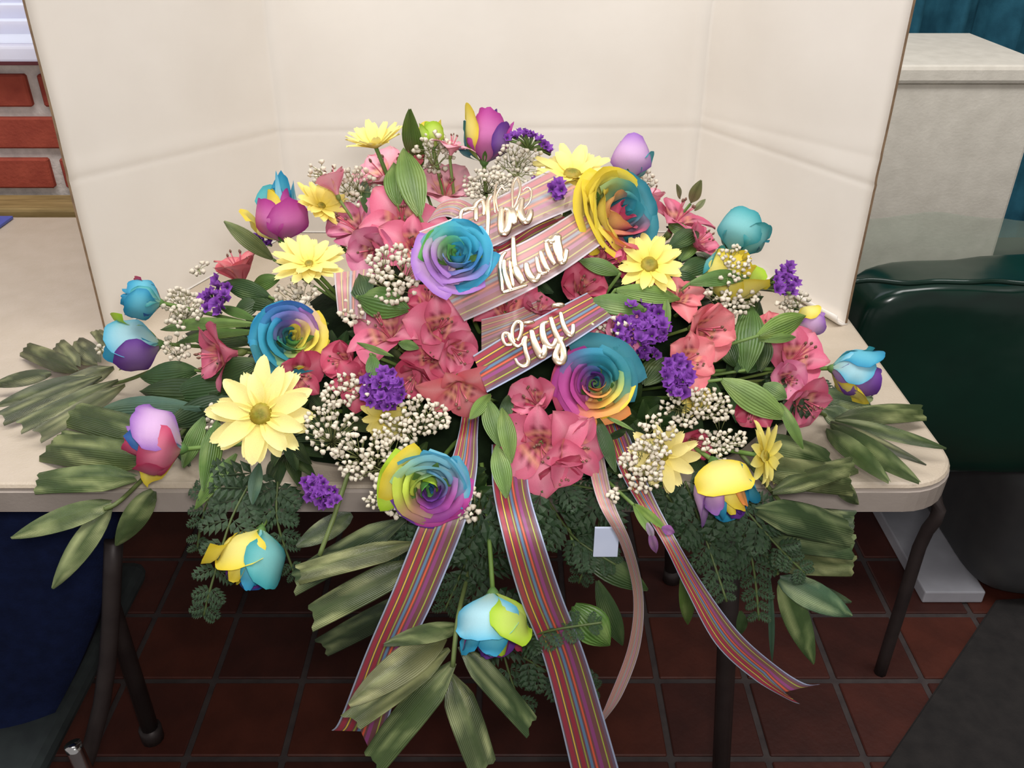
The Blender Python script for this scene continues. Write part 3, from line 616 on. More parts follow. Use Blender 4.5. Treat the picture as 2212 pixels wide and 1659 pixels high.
# ------------------------------------------------- alstroemeria
PKC = {'deep': ((196, 76, 104), (172, 50, 84)), 'mid': ((216, 112, 140), (198, 80, 112)), 'pale': ((236, 170, 184), (222, 134, 158)), 'salmon': ((228, 128, 132), (206, 88, 106)), 'mauve': ((210, 124, 156), (188, 88, 128))}
AL = {}
def al_proto(shade, var):
    key = (shade, var)
    if key in AL: return AL[key]
    c0, c1 = PKC[shade]; out = []; openness = [.75, 1.0, .55][var]
    for q in range(6):
        inner = q % 2; a = math.radians(q * 60 + ru(-7, 7)); W = (.30 if inner else .50) * ru(.92, 1.1); L = ru(.95, 1.08); op = openness * ru(.85, 1.12) * (1 if not inner else .85)
        vs, cs = [], []; nu, nv = 7, 10; tw = ru(-.15, .15); s0 = ru(0, 50)
        for j in range(nv):
            v = j / (nv - 1); ww = W * (math.sin(math.pi * min(1, .06 + v * .90)) ** .75) * (.35 + .65 * min(1, v * 1.6))
            if v > .86: ww *= 1 - ((v - .86) / .14) ** 2 * .7
            rr = .06 + op * (v ** 1.7) * .95 * L; zz = L * (1.05 * v - .62 * op * v ** 2.6)
            for i in range(nu):
                u = i / 3 - 1; y = u * ww + tw * v * v; fold = .13 * u * u * (1 - .9 * v) + .04 * noise.noise(Vector((u * 2 + s0, v * 3, 1))) * v * 2
                # petals cup round the throat low down, lie open towards the tip
                r2 = rr - fold * .4; vs.append((r2 * math.cos(a) - y * math.sin(a), r2 * math.sin(a) + y * math.cos(a), zz + fold))
                t = v; c = mixc(mixc(c1, (226, 170, 150), .25), c0, min(1, t * 1.5)); c = mixc(c, c1, abs(u) ** 2 * .5); c = mixc(c, (244, 206, 206), max(0, 1 - abs(u) * 2.2) * .42 * min(1, 2.2 * v * (1.15 - v)))
                if inner and .25 < v < .75 and abs(abs(u) - .45) < .2 and j % 2: c = mixc(c, (110, 20, 46), .7)
                if inner and v < .6 and not (j % 2): c = mixc(c, (240, 206, 130), .45)
                if v > .93: c = mixc(c, (150, 120, 90), .3)
                cs.append(c)
        m = mesh('petal', vs, grid_faces(nu, nv), cs); m.materials.append(M_PETAL); out.append(('petal', m))
    parts = []
    for q in range(5):
        a = ru(0, 6.28); p = [Vector((0, 0, .1)), Vector((.05 * math.cos(a), .05 * math.sin(a) - .03, .5)), Vector((.16 * math.cos(a), .16 * math.sin(a) - .08, .86 + ru(-.06, .06)))]
        vs, fs = tube_data(spline(p, 3), .014, 4); parts.append((vs, fs, (214, 110, 130)))
        e = p[-1]; vs, fs = tube_data([e, e + Vector((.0, .0, .04)), e + Vector((0, .01, .08))], [.02, .034, .012], 5); parts.append((vs, fs, (120, 84, 70)))
    V, Fc, Cc = join(parts); m = mesh('stamens', V, Fc, Cc); m.materials.append(M_STEM); out.append(('stamens', m))
    vs, fs = tube_data([Vector((0, 0, -.16)), Vector((0, 0, -.05)), Vector((0, 0, .06))], [.04, .085, .07], 7); m = mesh('ovary', vs, fs, [(108, 120, 60)] * len(vs)); m.materials.append(M_STEM); out.append(('ovary', m))
    AL[key] = out; return out
def lily(px, py, Rpx, ax, shade, label, k=1.0, var=None, spin=None):
    P = pt(px, py, k); R = Rpx * mpp(P) * 1.42; Z = cdir(ax)
    o = empty('alstroemeria', (0, 0, 0), label, 'flower')
    o.matrix_basis = frame(P - Z * R * .55, ax, spin=ru(0, 60) if spin is None else spin) @ Matrix.Scale(R, 4)
    for nm, m in al_proto(shade, random.randrange(3) if var is None else var): obj(nm, m, None, o)
    stem_obj(o, (0, 0, -.1), root_pt(P), (112, 130, 66), .0016)
LIL = [
 (822, 366, 66, (-.3, .6, .6), 'pale', 'pink alstroemeria under the side-on yellow daisy at the upper left'),
 (888, 350, 42, (.05, 1, .2), 'salmon', 'narrow pink alstroemeria bloom standing between two tall leaves at the top'),
 (716, 390, 46, (-.35, .9, .2), 'pale', 'pale pink alstroemeria behind the small yellow daisy, upper left'),
 (962, 402, 66, (.1, .6, .75), 'pale', 'light pink alstroemeria in front of the white sprigs at the top'),
 (978, 310, 36, (.2, .9, .3), 'pale', 'faint pink alstroemeria left of the tall magenta bud'),
 (756, 482, 66, (-.5, .5, .7), 'mauve', 'mauve pink alstroemeria spreading left below the upper white tuft'),
 (800, 540, 68, (-.2, -.2, .95), 'mauve', 'large dusky pink alstroemeria bloom above the round white tuft'),
 (868, 470, 72, (.1, .35, .9), 'mid', 'pink alstroemeria with dark throat left of the open purple turquoise rose'),
 (890, 525, 56, (.1, .1, 1), 'mid', 'pink alstroemeria touching the left edge of the purple turquoise rose'),
 (514, 576, 62, (-.15, .85, .35), 'salmon', 'salmon pink alstroemeria seen side-on at the left, beside the pointed leaf'),
 (462, 770, 74, (-.75, -.15, .6), 'mid', 'pink trumpet-shaped alstroemeria facing left above the largest daisy'),
 (648, 812, 56, (.5, -.2, .7), 'deep', 'shaded pink alstroemeria under the teal yellow rose'),
 (735, 775, 56, (-.3, .2, .8), 'deep', 'dim pink alstroemeria right of the teal yellow rose'),
 (770, 826, 48, (-.1, -.1, .9), 'deep', 'dim pink alstroemeria left of the dark purple statice'),
 (828, 708, 72, (-.3, .55, .7), 'mid', 'pink alstroemeria opening upward in the left centre'),
 (925, 648, 54, (.1, .6, .7), 'deep', 'deep pink alstroemeria just under the purple turquoise rose'),
 (950, 705, 70, (.25, .15, .95), 'mid', 'pink alstroemeria left of the middle ribbon band end'),
 (985, 760, 62, (.45, -.3, .8), 'mid', 'pink alstroemeria with pointed cream petal left of the lowest band'),
 (892, 815, 62, (-.3, -.45, .8), 'deep', 'deep rose pink alstroemeria right of the dark purple statice'),
 (992, 848, 62, (.1, -.65, .7), 'salmon', 'pink alstroemeria cupped downward below the left end of the lowest band'),
 (930, 770, 50, (-.1, .1, 1), 'deep', 'deep pink alstroemeria in the middle of the left centre cluster'),
 (1150, 858, 62, (-.3, .5, .8), 'mid', 'pink alstroemeria left of the large open rainbow rose'),
 (1165, 965, 82, (-.1, -.1, 1), 'mid', 'fully open pink alstroemeria with striped throat, centre front'),
 (1245, 968, 68, (.5, -.15, .8), 'mid', 'pink alstroemeria right of the striped-throat bloom, centre front'),
 (1118, 915, 48, (-.5, .1, .8), 'deep', 'pink alstroemeria at the left side of the centre front cluster'),
 (1210, 1020, 54, (.2, -.75, .6), 'deep', 'dark pink alstroemeria bottommost of the centre front cluster'),
 (1095, 655, 60, (.1, .4, .9), 'deep', 'deep pink alstroemeria showing between the middle and lowest bands'),
 (1165, 662, 46, (.2, .7, .7), 'mid', 'pink alstroemeria above the lettering of the lowest band'),
 (1262, 615, 68, (.2, .3, .9), 'deep', 'rose red alstroemeria right of the end of the middle band'),
 (1300, 545, 62, (.1, .5, .8), 'mid', 'pink alstroemeria below the big yellow orange rose'),
 (1350, 555, 44, (.1, .3, .9), 'deep', 'pink alstroemeria at the left tip of the green-centred daisy'),
 (1340, 720, 58, (.3, .2, .9), 'mauve', 'pale pink alstroemeria behind the right end of the lowest band'),
 (1270, 740, 48, (.2, .2, .9), 'deep', 'dim pink alstroemeria over the large open rainbow rose'),
 (1400, 425, 48, (.2, .8, .3), 'pale', 'pale pink alstroemeria behind the big yellow rose under the lilac bud'),
 (1468, 462, 64, (.35, .75, .5), 'mid', 'spiky pink alstroemeria at the upper right against the card'),
 (1512, 520, 56, (.6, .4, .6), 'mid', 'pink alstroemeria left of the aqua bud'),
 (1470, 636, 44, (.2, .5, .8), 'salmon', 'small salmon alstroemeria under the green-centred daisy'),
 (1528, 712, 74, (.35, -.1, .9), 'salmon', 'coral pink alstroemeria on the right between two purple statice tufts'),
 (1492, 775, 60, (.35, .1, .9), 'salmon', 'coral pink alstroemeria behind the upright purple statice'),
 (1660, 705, 40, (-.2, .5, .7), 'salmon', 'small furled coral alstroemeria at the right beside the broad leaf'),
 (1722, 768, 74, (.25, .45, .85), 'mid', 'full pink alstroemeria at the right left of the rightmost rose bud'),
 (1700, 820, 52, (-.1, .0, 1), 'mauve', 'pale-hearted pink alstroemeria in the right-hand cluster'),
 (1742, 872, 62, (.35, -.5, .7), 'mid', 'pink alstroemeria lowest of the right-hand cluster'),
 (1632, 885, 56, (-.25, -.35, .8), 'deep', 'dark pink alstroemeria bud under the long arching leaf'),
 (1500, 960, 50, (.1, -.2, .9), 'deep', 'shadowed deep pink alstroemeria between the two lower right daisies'),
 (1060, 560, 60, (.0, .4, .9), 'deep', 'dim pink alstroemeria behind the left of the middle band'),
]
for a in LIL: lily(*a, k=(1.0 if a[4] in ('deep', 'pale') else 1.04))
# ------------------------------------------------- baby's breath
FL = []
for q in range(4):
    vs, fs, cs = [], [], []
    n = 7; vs.append((0, 0, -.9)); cs.append((150, 160, 110))
    for j, (r, z) in enumerate(((.45, -.5), (.95, .05), (.75, .55), (.3, .75))):
        for i in range(n):
            a = 2 * math.pi * i / n + .3 * j; g_ = r * (1 + .3 * math.sin(i * 2.4 + q * 2 + j)); vs.append((g_ * math.cos(a), g_ * math.sin(a), z + .22 * math.sin(i * 3.1 + q))); cs.append(mixc((238, 228, 212), (206, 198, 166), .5 if j == 0 else ru(0, .3)))
    vs.append((0, 0, .7)); cs.append((232, 222, 200))
    for i in range(n): fs.append((0, 1 + (i + 1) % n, 1 + i)); fs.append((len(vs) - 1, 1 + 3 * n + i, 1 + 3 * n + (i + 1) % n))
    for j in range(3):
        for i in range(n): fs.append((1 + j * n + i, 1 + j * n + (i + 1) % n, 1 + (j + 1) * n + (i + 1) % n, 1 + (j + 1) * n + i))
    m = mesh('floret', vs, fs, cs); m.materials.append(M_WHITE); FL.append(m)
def breath(px, py, rx, ry, n, label, k=1.05, r=6.0, ang=0, up=.5, spread=.05):
    P = pt(px, py, k); o = empty('babys_breath', P, label, 'filler flower'); parts = []
    base = pt(px, min(py + ry * .6, 1640), max(.7, k - .22)) if k < 3 else P + Vector((0, .05, .03))
    ca, sa = math.cos(math.radians(ang)), math.sin(math.radians(ang)); done = []; tries = 0
    hub = []
    while len(done) < n and tries < n * 12:
        tries += 1; a = ru(0, 6.283); q = math.sqrt(rnd()); x, y = rx * q * math.cos(a), ry * q * math.sin(a); X, Y = px + x * ca - y * sa, py + x * sa + y * ca
        if noise.noise(Vector((X * .03, Y * .03, 5))) < -.18 - .1 * (1 - q): continue
        if any((X - u) ** 2 + (Y - v) ** 2 < (r * 1.25) ** 2 for u, v in done): continue
        done.append((X, Y)); p = pt(X, Y, k + ru(-spread, spread)); s = r * mpp(p) * ru(.75, 1.15)
        f_ = bpy.data.objects.new('floret', random.choice(FL)); C.objects.link(f_); f_.parent = o
        d = (nrm(p) * .6 + Vector((0, -.2, up)) + Vector((ru(-.5, .5), ru(-.5, .5), ru(-.4, .4)))).normalized()
        f_.matrix_basis = Matrix.Translation(p - P) @ d.to_track_quat('Z', 'Y').to_matrix().to_4x4() @ Matrix.Diagonal((s, s, s * 1.15, 1))
        if hub and rnd() < .7: h = min(hub, key=lambda g_: (g_ - p).length)
        else: h = p.lerp(base, .45) + Vector((ru(-.004, .004), 0, ru(-.003, .003))); hub.append(h); parts.append(tube_data([base - P, (base.lerp(h, .5) + Vector((0, 0, -.002))) - P, h - P], .0005, 4))
        parts.append(tube_data([h - P, p - P - d * s * .6], .00035, 3))
    V, Fc, _ = join(parts); obj('stems', mesh('stems', V, Fc, [(128, 132, 84)] * len(V)), M_STEM, o, 'stuff')
BB = [
 (850, 592, 64, 62, 70, 'dense round tuft of white baby\'s breath left of the purple turquoise rose', 1.14, 7.2),
 (392, 665, 44, 44, 60, 'white baby\'s breath tuft left of the small purple statice at the far left', 1.10, 6.6),
 (382, 752, 30, 30, 20, 'small white baby\'s breath tuft right of the lime and violet bud', 1.04, 6.2),
 (640, 650, 50, 48, 42, 'white baby\'s breath tuft hanging below the upper left daisy', 1.0, 6.6),
 (700, 372, 34, 26, 18, 'thin white baby\'s breath standing against the card at the upper left', 1.10, 5.6),
 (768, 402, 42, 46, 42, 'upright white baby\'s breath tuft left of the two broad leaves', 1.06, 6.2),
 (775, 672, 46, 30, 26, 'white baby\'s breath tuft under the pale ribbon loop at the left', 1.03, 6.8),
 (938, 330, 46, 44, 52, 'white baby\'s breath tuft between the tall leaf and the teal petals', 1.0, 6.2),
 (1050, 398, 52, 34, 56, 'white baby\'s breath tuft under the tall magenta bud', 1.04, 6.0),
 (1120, 352, 56, 44, 54, 'white baby\'s breath tuft in front of the dark purple statice at the top', 1.02, 6.0),
 (1362, 388, 58, 24, 44, 'white baby\'s breath tuft at the foot of the lilac bud', 1.03, 6.0),
 (1585, 572, 40, 44, 36, 'thin white baby\'s breath veil over the pale yellow bud', 1.14, 5.6),
 (1580, 640, 58, 44, 60, 'white baby\'s breath tuft below the pale yellow bud', 1.06, 6.2),
 (1712, 652, 36, 24, 26, 'white baby\'s breath tuft under the rightmost upper purple statice', 1.06, 6.0),
 (1318, 700, 44, 40, 26, 'sparse white baby\'s breath at the right end of the lowest band', 1.06, 6.0),
 (745, 850, 50, 42, 36, 'white baby\'s breath spray left of the dark purple statice', 1.08, 6.6),
 (716, 925, 62, 54, 56, 'white baby\'s breath spray right of the largest daisy', 1.08, 6.6),
 (895, 905, 76, 52, 80, 'white baby\'s breath spray beside the shaded daisy, lower centre', 1.08, 6.6),
 (800, 985, 84, 56, 92, 'broad white baby\'s breath spray left of the down-facing rose', 1.10, 6.6),
 (850, 1075, 66, 44, 60, 'lowest white baby\'s breath spray left under the down-facing rose', 1.08, 6.6),
 (1010, 1085, 26, 46, 26, 'white baby\'s breath right of the down-facing rose', 1.06, 6.6),
 (470, 905, 26, 40, 18, 'few white baby\'s breath florets left of the largest daisy', 1.03, 6.2),
 (435, 582, 22, 16, 6, 'four loose white florets left of the salmon alstroemeria', 1.08, 6.2),
 (1505, 880, 78, 44, 84, 'white baby\'s breath spray between purple statice and dark pink bud', 1.06, 6.0),
 (1560, 950, 50, 48, 52, 'white baby\'s breath spray above the drooping yellow violet rose', 1.05, 5.8),
 (1418, 945, 44, 50, 44, 'white baby\'s breath scattered over the cream daisy', 1.12, 6.6),
 (1385, 1010, 50, 54, 58, 'white baby\'s breath tuft left of the cream daisy', 1.10, 6.8),
 (1335, 1070, 26, 16, 10, 'drooping tip of white baby\'s breath over the thin ribbon tail', 1.10, 6.8),
 (225, 756, 18, 16, 8, 'tiny greyish sprig among the left palm leaflets', 1.12, 5.6),
 (990, 812, 0.1, 0.1, 0, '', 1, 6),
]
for (x, y, rx, ry, n, lb, k, r) in BB:
    if n: breath(x, y, rx, ry, n, lb, k, r)
# ------------------------------------------------- statice (purple)
ST = []
for q in range(3):
    vs, cs = [], []; n = 14
    for j, (r, z) in enumerate(((.12, -.8), (.3, -.1), (.75, .25), (1.1, .42))):
        for i in range(n):
            a = 2 * math.pi * i / n; g_ = r * (1 + (.22 if j > 1 else .05) * math.sin(i * 2.6 + q)); vs.append((g_ * math.cos(a), g_ * math.sin(a), z + (.24 * math.sin(i * 3.7 + q) if j > 1 else 0)))
            cs.append(mixc((112, 48, 150), (70, 30, 100) if j < 2 else (142, 76, 178), ru(.1, .9)))
    fs = [(j * n + i, j * n + (i + 1) % n, (j + 1) * n + (i + 1) % n, (j + 1) * n + i) for j in range(3) for i in range(n)]
    m = mesh('floret', vs, fs, cs); m.materials.append(M_PETAL); ST.append(m)
def statice(px, py, rx, ry, n, label, k=1.05, r=13, ang=0, stem_d=None, arc=None):
    P = pt(px, py, k); o = empty('statice', P, label, 'filler flower'); parts = []
    base = pt(px + (stem_d[0] if stem_d else 0), py + (stem_d[1] if stem_d else ry * .5), max(.72, k - .2) if k < 3 else k)
    ca, sa = math.cos(math.radians(ang)), math.sin(math.radians(ang)); done = []; t = 0
    while len(done) < n and t < n * 20:
        t += 1; a = ru(0, 6.283); q = math.sqrt(rnd()); x, y = rx * q * math.cos(a), ry * q * math.sin(a); X, Y = px + x * ca - y * sa, py + x * sa + y * ca
        if arc: X = px + rx * (2 * len(done) / max(1, n - 1) - 1); Y = py - ry * (1 - ((X - px) / rx) ** 2) + ru(-4, 4) + (X - px) * arc
        elif any((X - u) ** 2 + (Y - v) ** 2 < (r * .8) ** 2 for u, v in done): continue
        done.append((X, Y)); p = pt(X, Y, k + ru(-.03, .04)); s = r * mpp(p) * ru(.75, 1.1)
        f_ = bpy.data.objects.new('floret', random.choice(ST)); C.objects.link(f_); f_.parent = o
        d = (nrm(p) * .8 + (CAM - p).normalized() * .4 + Vector((ru(-.6, .6), ru(-.6, .6), ru(-.2, .6)))).normalized()
        f_.matrix_basis = Matrix.Translation(p - P) @ d.to_track_quat('Z', 'Y').to_matrix().to_4x4() @ Matrix.Scale(s, 4)
        parts.append(tube_data([p - P - d * s * .7, p.lerp(base, .4) - P, base - P], [.0018, .0012, .0009], 4))
    V, Fc, _ = join(parts); obj('stems', mesh('stems', V, Fc, [jit((96, 116, 62), 10)] * len(V)), M_STEM, o, 'stuff')
for a in [
 (465, 640, 30, 36, 15, 'small violet statice tuft at the far left of the spray', 1.08, 13),
 (692, 1062, 42, 26, 20, 'violet statice drooping below the largest daisy', 1.06, 12, 30),
 (826, 838, 44, 42, 30, 'dark violet statice in the left centre beside deep pink blooms', 1.10, 13, 40),
 (1386, 706, 54, 52, 40, 'largest violet statice cluster, right of the lowest band', 1.06, 13),
 (1464, 812, 28, 42, 24, 'upright violet statice cushion in front of a coral bloom', 1.14, 13, -8),
 (1698, 606, 24, 34, 16, 'violet statice topmost at the right standing clear of the card foot', 1.12, 12, 0, (-60, 20)),
 (1172, 392, 48, 12, 10, 'violet statice sliver behind the upper ribbon band', 1.02, 12, -20),
 (1206, 412, 15, 18, 5, 'single violet statice bract right of the upper band', 1.16, 13),
 (558, 522, 26, 16, 8, 'shadowed violet statice under the magenta bud at the upper left', .98, 12),
 (1400, 760, 26, 16, 6, 'dim violet statice right of the large open rainbow rose', 1.0, 11)]: statice(*a)
statice(1142, 312, 46, 22, 14, 'arched violet statice right of the tall magenta bud', 1.06, 11, arc=.25)
# ------------------------------------------------- leaves
def leaf_mesh(A, B, W, n, kind, col, fold=.25, bend=.1, twist=0, org=Vector((0, 0, 0)), name='leaf'):
    A, B = Vector(A), Vector(B); d = B - A; L = d.length; t = d.normalized(); n = (n - t * n.dot(t)).normalized(); s = t.cross(n)
    nv, nu = (12, 7) if kind == 'palm' else (11, 5); vs, cs, uv = [], [], []; sd = ru(0, 90); cutang = ru(-.5, .5); hu = (nu - 1) / 2
    for j in range(nv):
        v = j / (nv - 1)
        if kind == 'palm': ww = W * min(1, .22 + 3.2 * v) * (.86 + .14 * math.sin(math.pi * v)) * .86
        elif kind == 'palmtip': ww = W * math.sin(math.pi * min(1, .05 + .93 * v ** .85)) ** .75
        else: ww = W * math.sin(math.pi * min(1, .04 + .94 * v)) ** .85
        for i in range(nu):
            u = i / hu - 1; vv = v
            if kind == 'palm' and v > .9: vv = v + cutang * u * W / L * 1.2 * (v - .9) * 10 * .5 + .016 * (i % 2) * (v - .9) * 10 - .05 * (1 - abs(u)) * (v - .9) * 10
            a = twist * vv; nn = n * math.cos(a) + s * math.sin(a); ss = s * math.cos(a) - n * math.sin(a)
            p = A + d * vv + nn * (bend * L * math.sin(math.pi * min(1, vv)) - fold * W * (abs(u)) * (1 - .3 * v)) + ss * (u * ww)
            if kind == 'palm': p += nn * (.05 * W * (1 if i % 2 else -1) * min(1, v * 3))
            p += nn * (.10 * W * noise.noise(Vector((v * 3 + sd, u, 2))))
            vs.append(p - org); g_ = noise.noise(Vector((v * 2.2 + sd, u * 2, 8))); g_ = max(0, g_) if kind == 'lance' else max(0, min(1, 2.2 * noise.noise(Vector((v * 3.0 + sd, u * 5, 8)))+.1)); c = mixc(col if kind == 'lance' else mixc(col, (30, 44, 20), .28), mixc(col, (206, 208, 150), .5), g_); c = mixc(c, (40, 60, 24), .25 if abs(u) < .1 else 0); cs.append(c); uv.append((u * .5 + .5, v * L / W * .3))
    return mesh(name, vs, grid_faces(nu, nv), cs, uv)
def facing(p, up=.5): return ((CAM - p).normalized() * (1 - up) + nrm(p) * up).normalized()
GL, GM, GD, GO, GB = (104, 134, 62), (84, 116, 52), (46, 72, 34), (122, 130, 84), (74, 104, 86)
def sprig(label, leaves, group=None, cat='leaf', k0=1.04, name='leaf_sprig', mat=None):
    """leaves: (ax, ay, bx, by, Wpx, colour, k at base, k at tip, kind)"""
    P = pt(leaves[0][0], leaves[0][1], leaves[0][6]); o = empty(name, P, label, cat, group)
    for (ax, ay, bx, by, W, col, ka, kb, kind) in leaves:
        A, B = pt(ax, ay, ka), pt(bx, by, kb); n = facing(A.lerp(B, .5), .35) + Vector((ru(-.2, .2), ru(-.2, .2), ru(-.1, .2)))
        obj('leaf', leaf_mesh(A, B, W * .5 * mpp(A), n, kind, jit(col, 8), ru(.15, .4), ru(.02, .1), ru(-.3, .3), P), mat or M_LEAF, o)
    q = root_pt(P, .6) - P; vs, fs = tube_data([Vector((0, 0, 0)), q * .5, q], .0016, 5); obj('stem', mesh('stem', vs, fs, [(96, 122, 58)] * len(vs)), M_STEM, o)
L_ = 'lance'
sprig('tall upright pointed leaf at the top, left of the white sprigs', [(905, 370, 884, 236, 50, GM, 1.02, 1.10, L_)])
sprig('broad curved leaf standing in front of the tall upright leaf', [(905, 462, 872, 318, 66, GL, 1.08, 1.16, L_)])
sprig('broad bright leaf under the side-on daisy', [(858, 440, 850, 350, 52, GL, 1.08, 1.12, L_)])
sprig('two dark leaves over the mauve pink blooms at the upper left', [(795, 465, 786, 385, 26, GD, 1.05, 1.08, L_), (820, 440, 850, 400, 40, GM, 1.0, 1.02, L_)])
sprig('pale pointed leaf at the upper left beside the magenta bud', [(590, 560, 484, 478, 36, GO, 1.05, 1.12, L_)])
sprig('pair of broad leaves left of the pale ribbon loop under the round white tuft', [(770, 640, 880, 668, 70, GM, 1.08, 1.10, L_), (775, 590, 790, 650, 56, GD, 1.06, 1.08, L_)])
sprig('long horizontal leaves between the far left buds and the teal yellow rose', [(560, 700, 345, 712, 30, GL, 1.04, 1.04, L_), (560, 716, 380, 740, 26, GM, 1.04, 1.04, L_), (550, 690, 470, 660, 24, GM, 1.02, 1.04, L_)])
sprig('dark leaves under the far left buds', [(420, 800, 300, 812, 60, GD, 1.0, 1.04, L_), (470, 850, 300, 845, 70, GD, .98, 1.03, L_), (430, 880, 200, 890, 56, GB, 1.0, 1.05, L_)])
sprig('long bright leaves running below the raspberry and lilac bud', [(470, 905, 440, 1060, 46, GM, 1.04, 1.06, L_), (440, 900, 395, 1010, 40, GM, 1.02, 1.03, L_), (510, 980, 420, 1100, 34, GL, 1.02, 1.04, L_), (560, 1000, 545, 1090, 30, GB, 1.0, 1.0, L_)])
sprig('broad leaf right of the lowest band above the large rainbow rose', [(1395, 668, 1270, 650, 50, GM, 1.08, 1.08, L_), (1350, 690, 1390, 660, 24, GL, 1.06, 1.06, L_)])
sprig('leaf under the pink bloom right of the middle band', [(1340, 590, 1252, 562, 36, GM, 1.10, 1.10, L_)])
sprig('leaves beneath the green-centred daisy', [(1330, 625, 1470, 645, 44, GL, 1.06, 1.06, L_), (1440, 640, 1440, 720, 20, GL, 1.06, 1.05, L_)])
sprig('leaf pair left of the aqua bud', [(1450, 530, 1512, 495, 44, GD, 1.04, 1.06, L_), (1445, 485, 1490, 500, 34, GM, 1.02, 1.04, L_)])
sprig('grey green leaf tips at the upper right against the card', [(1492, 440, 1514, 390, 26, GO, 1.04, 1.12, L_), (1470, 430, 1462, 398, 14, GO, 1.04, 1.1, L_), (1500, 455, 1524, 430, 14, GO, 1.04, 1.1, L_)])
sprig('long leaf crossing under the pale yellow bud', [(1490, 612, 1620, 598, 40, GM, 1.08, 1.10, L_)])
sprig('broad pale leaf at the right over the small mauve bud', [(1640, 725, 1742, 682, 52, GL, 1.12, 1.16, L_), (1640, 735, 1720, 728, 22, GL, 1.10, 1.12, L_)])
sprig('dark leaves behind the right-hand cluster', [(1600, 740, 1640, 640, 60, GD, 1.0, 1.02, L_), (1590, 800, 1660, 760, 50, GD, .98, 1.0, L_), (1440, 770, 1390, 830, 60, GD, .97, .97, L_)])
sprig('long arching leaf with a hanging tip right of the dark pink bud', [(1560, 820, 1700, 905, 62, GL, 1.08, 1.12, L_), (1685, 870, 1735, 970, 26, GM, 1.12, 1.12, L_), (1650, 830, 1700, 860, 40, GM, 1.06, 1.08, L_)])
sprig('slender leaves hanging left of the striped-throat bloom', [(1050, 860, 1080, 965, 44, GM, 1.06, 1.10, L_), (1085, 880, 1105, 1000, 40, GL, 1.08, 1.12, L_), (1072, 960, 1095, 1075, 44, GL, 1.10, 1.14, L_), (1060, 850, 1015, 905, 30, GL, 1.06, 1.10, L_), (1100, 850, 1088, 920, 30, GD, 1.04, 1.06, L_)])
sprig('small green bud leaf left of the dark violet statice', [(800, 765, 810, 820, 34, GM, 1.10, 1.12, L_), (860, 740, 905, 752, 24, GM, 1.1, 1.1, L_), (770, 740, 850, 770, 14, GL, 1.1, 1.12, L_)])
sprig('long leaf running down under the large rainbow rose', [(1290, 900, 1330, 1020, 30, GD, 1.02, 1.06, L_), (1310, 900, 1370, 930, 10, GL, 1.04, 1.06, L_)])
sprig('green sepals and tiny mauve buds dangling over the right ribbon tail', [(1368, 1090, 1412, 1160, 20, GL, 1.10, 10.55, L_), (1372, 1088, 1440, 1145, 20, GL, 1.10, 10.55, L_), (1405, 1150, 1418, 1196, 20, (140, 90, 150), 10.55, 10.55, L_), (1430, 1140, 1458, 1150, 22, (140, 80, 150), 10.55, 10.55, L_), (1398, 1130, 1412, 1165, 16, (176, 160, 184), 10.55, 10.55, L_)])
sprig('shaded green leaves showing below the centre front cluster', [(1240, 1180, 1400, 1275, 60, GD, 10.62, 10.60, L_), (1290, 1255, 1345, 1395, 46, GD, 10.62, 10.60, L_), (1240, 1310, 1318, 1395, 80, GM, 10.60, 10.58, L_)])
sprig('narrow leaves hanging behind the right ribbon tail', [(1478, 1220, 1486, 1350, 34, GM, 10.62, 10.62, L_), (1662, 1240, 1668, 1430, 14, GB, 10.62, 10.62, L_), (1600, 1320, 1602, 1370, 26, GD, 10.62, 10.62, L_)])
sprig('dark leaf cluster between the small violet statice and the upper left daisy', [(580, 640, 480, 610, 44, GD, .98, 1.0, L_), (590, 660, 520, 640, 50, GD, .96, 1.0, L_), (600, 600, 540, 625, 40, GM, 1.0, 1.0, L_), (560, 650, 500, 680, 44, GD, .98, 1.0, L_)])
sprig('dark leaf cluster behind the pink trumpet-shaped bloom at the left', [(560, 780, 420, 830, 60, GD, .95, 1.0, L_), (540, 740, 400, 720, 50, GD, .97, 1.0, L_), (520, 830, 370, 850, 64, GD, .95, 1.0, L_), (500, 860, 360, 920, 60, (38, 56, 34), .95, 1.0, L_)])
sprig('olive leaf cluster between the aqua bud and the green-centred daisy', [(1470, 590, 1540, 560, 44, GD, 1.0, 1.02, L_), (1470, 560, 1500, 520, 40, GM, 1.0, 1.02, L_), (1440, 600, 1510, 610, 40, GD, 1.0, 1.02, L_), (1560, 660, 1650, 640, 44, GD, .98, 1.0, L_)])
sprig('upright leaves between the coral bloom and the right-hand cluster', [(1610, 800, 1625, 660, 70, GM, 1.0, 1.04, L_), (1590, 790, 1560, 720, 50, GD, .98, 1.0, L_), (1640, 800, 1650, 720, 50, GD, 1.0, 1.02, L_), (1560, 850, 1480, 820, 50, GD, .98, 1.0, L_)])
# dark filler greenery in the gaps
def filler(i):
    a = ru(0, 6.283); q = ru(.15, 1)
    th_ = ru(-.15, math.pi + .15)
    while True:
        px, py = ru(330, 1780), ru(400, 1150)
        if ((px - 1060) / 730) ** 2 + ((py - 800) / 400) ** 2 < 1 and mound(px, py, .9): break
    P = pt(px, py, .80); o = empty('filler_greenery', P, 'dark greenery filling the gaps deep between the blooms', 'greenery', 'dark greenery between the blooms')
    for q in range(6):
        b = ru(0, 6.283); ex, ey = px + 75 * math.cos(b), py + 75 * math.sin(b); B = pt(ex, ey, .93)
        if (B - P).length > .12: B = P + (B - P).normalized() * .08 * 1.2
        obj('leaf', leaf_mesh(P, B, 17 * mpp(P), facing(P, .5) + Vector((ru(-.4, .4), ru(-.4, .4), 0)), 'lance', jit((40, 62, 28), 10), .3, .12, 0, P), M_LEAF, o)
for i in range(46): filler(i)
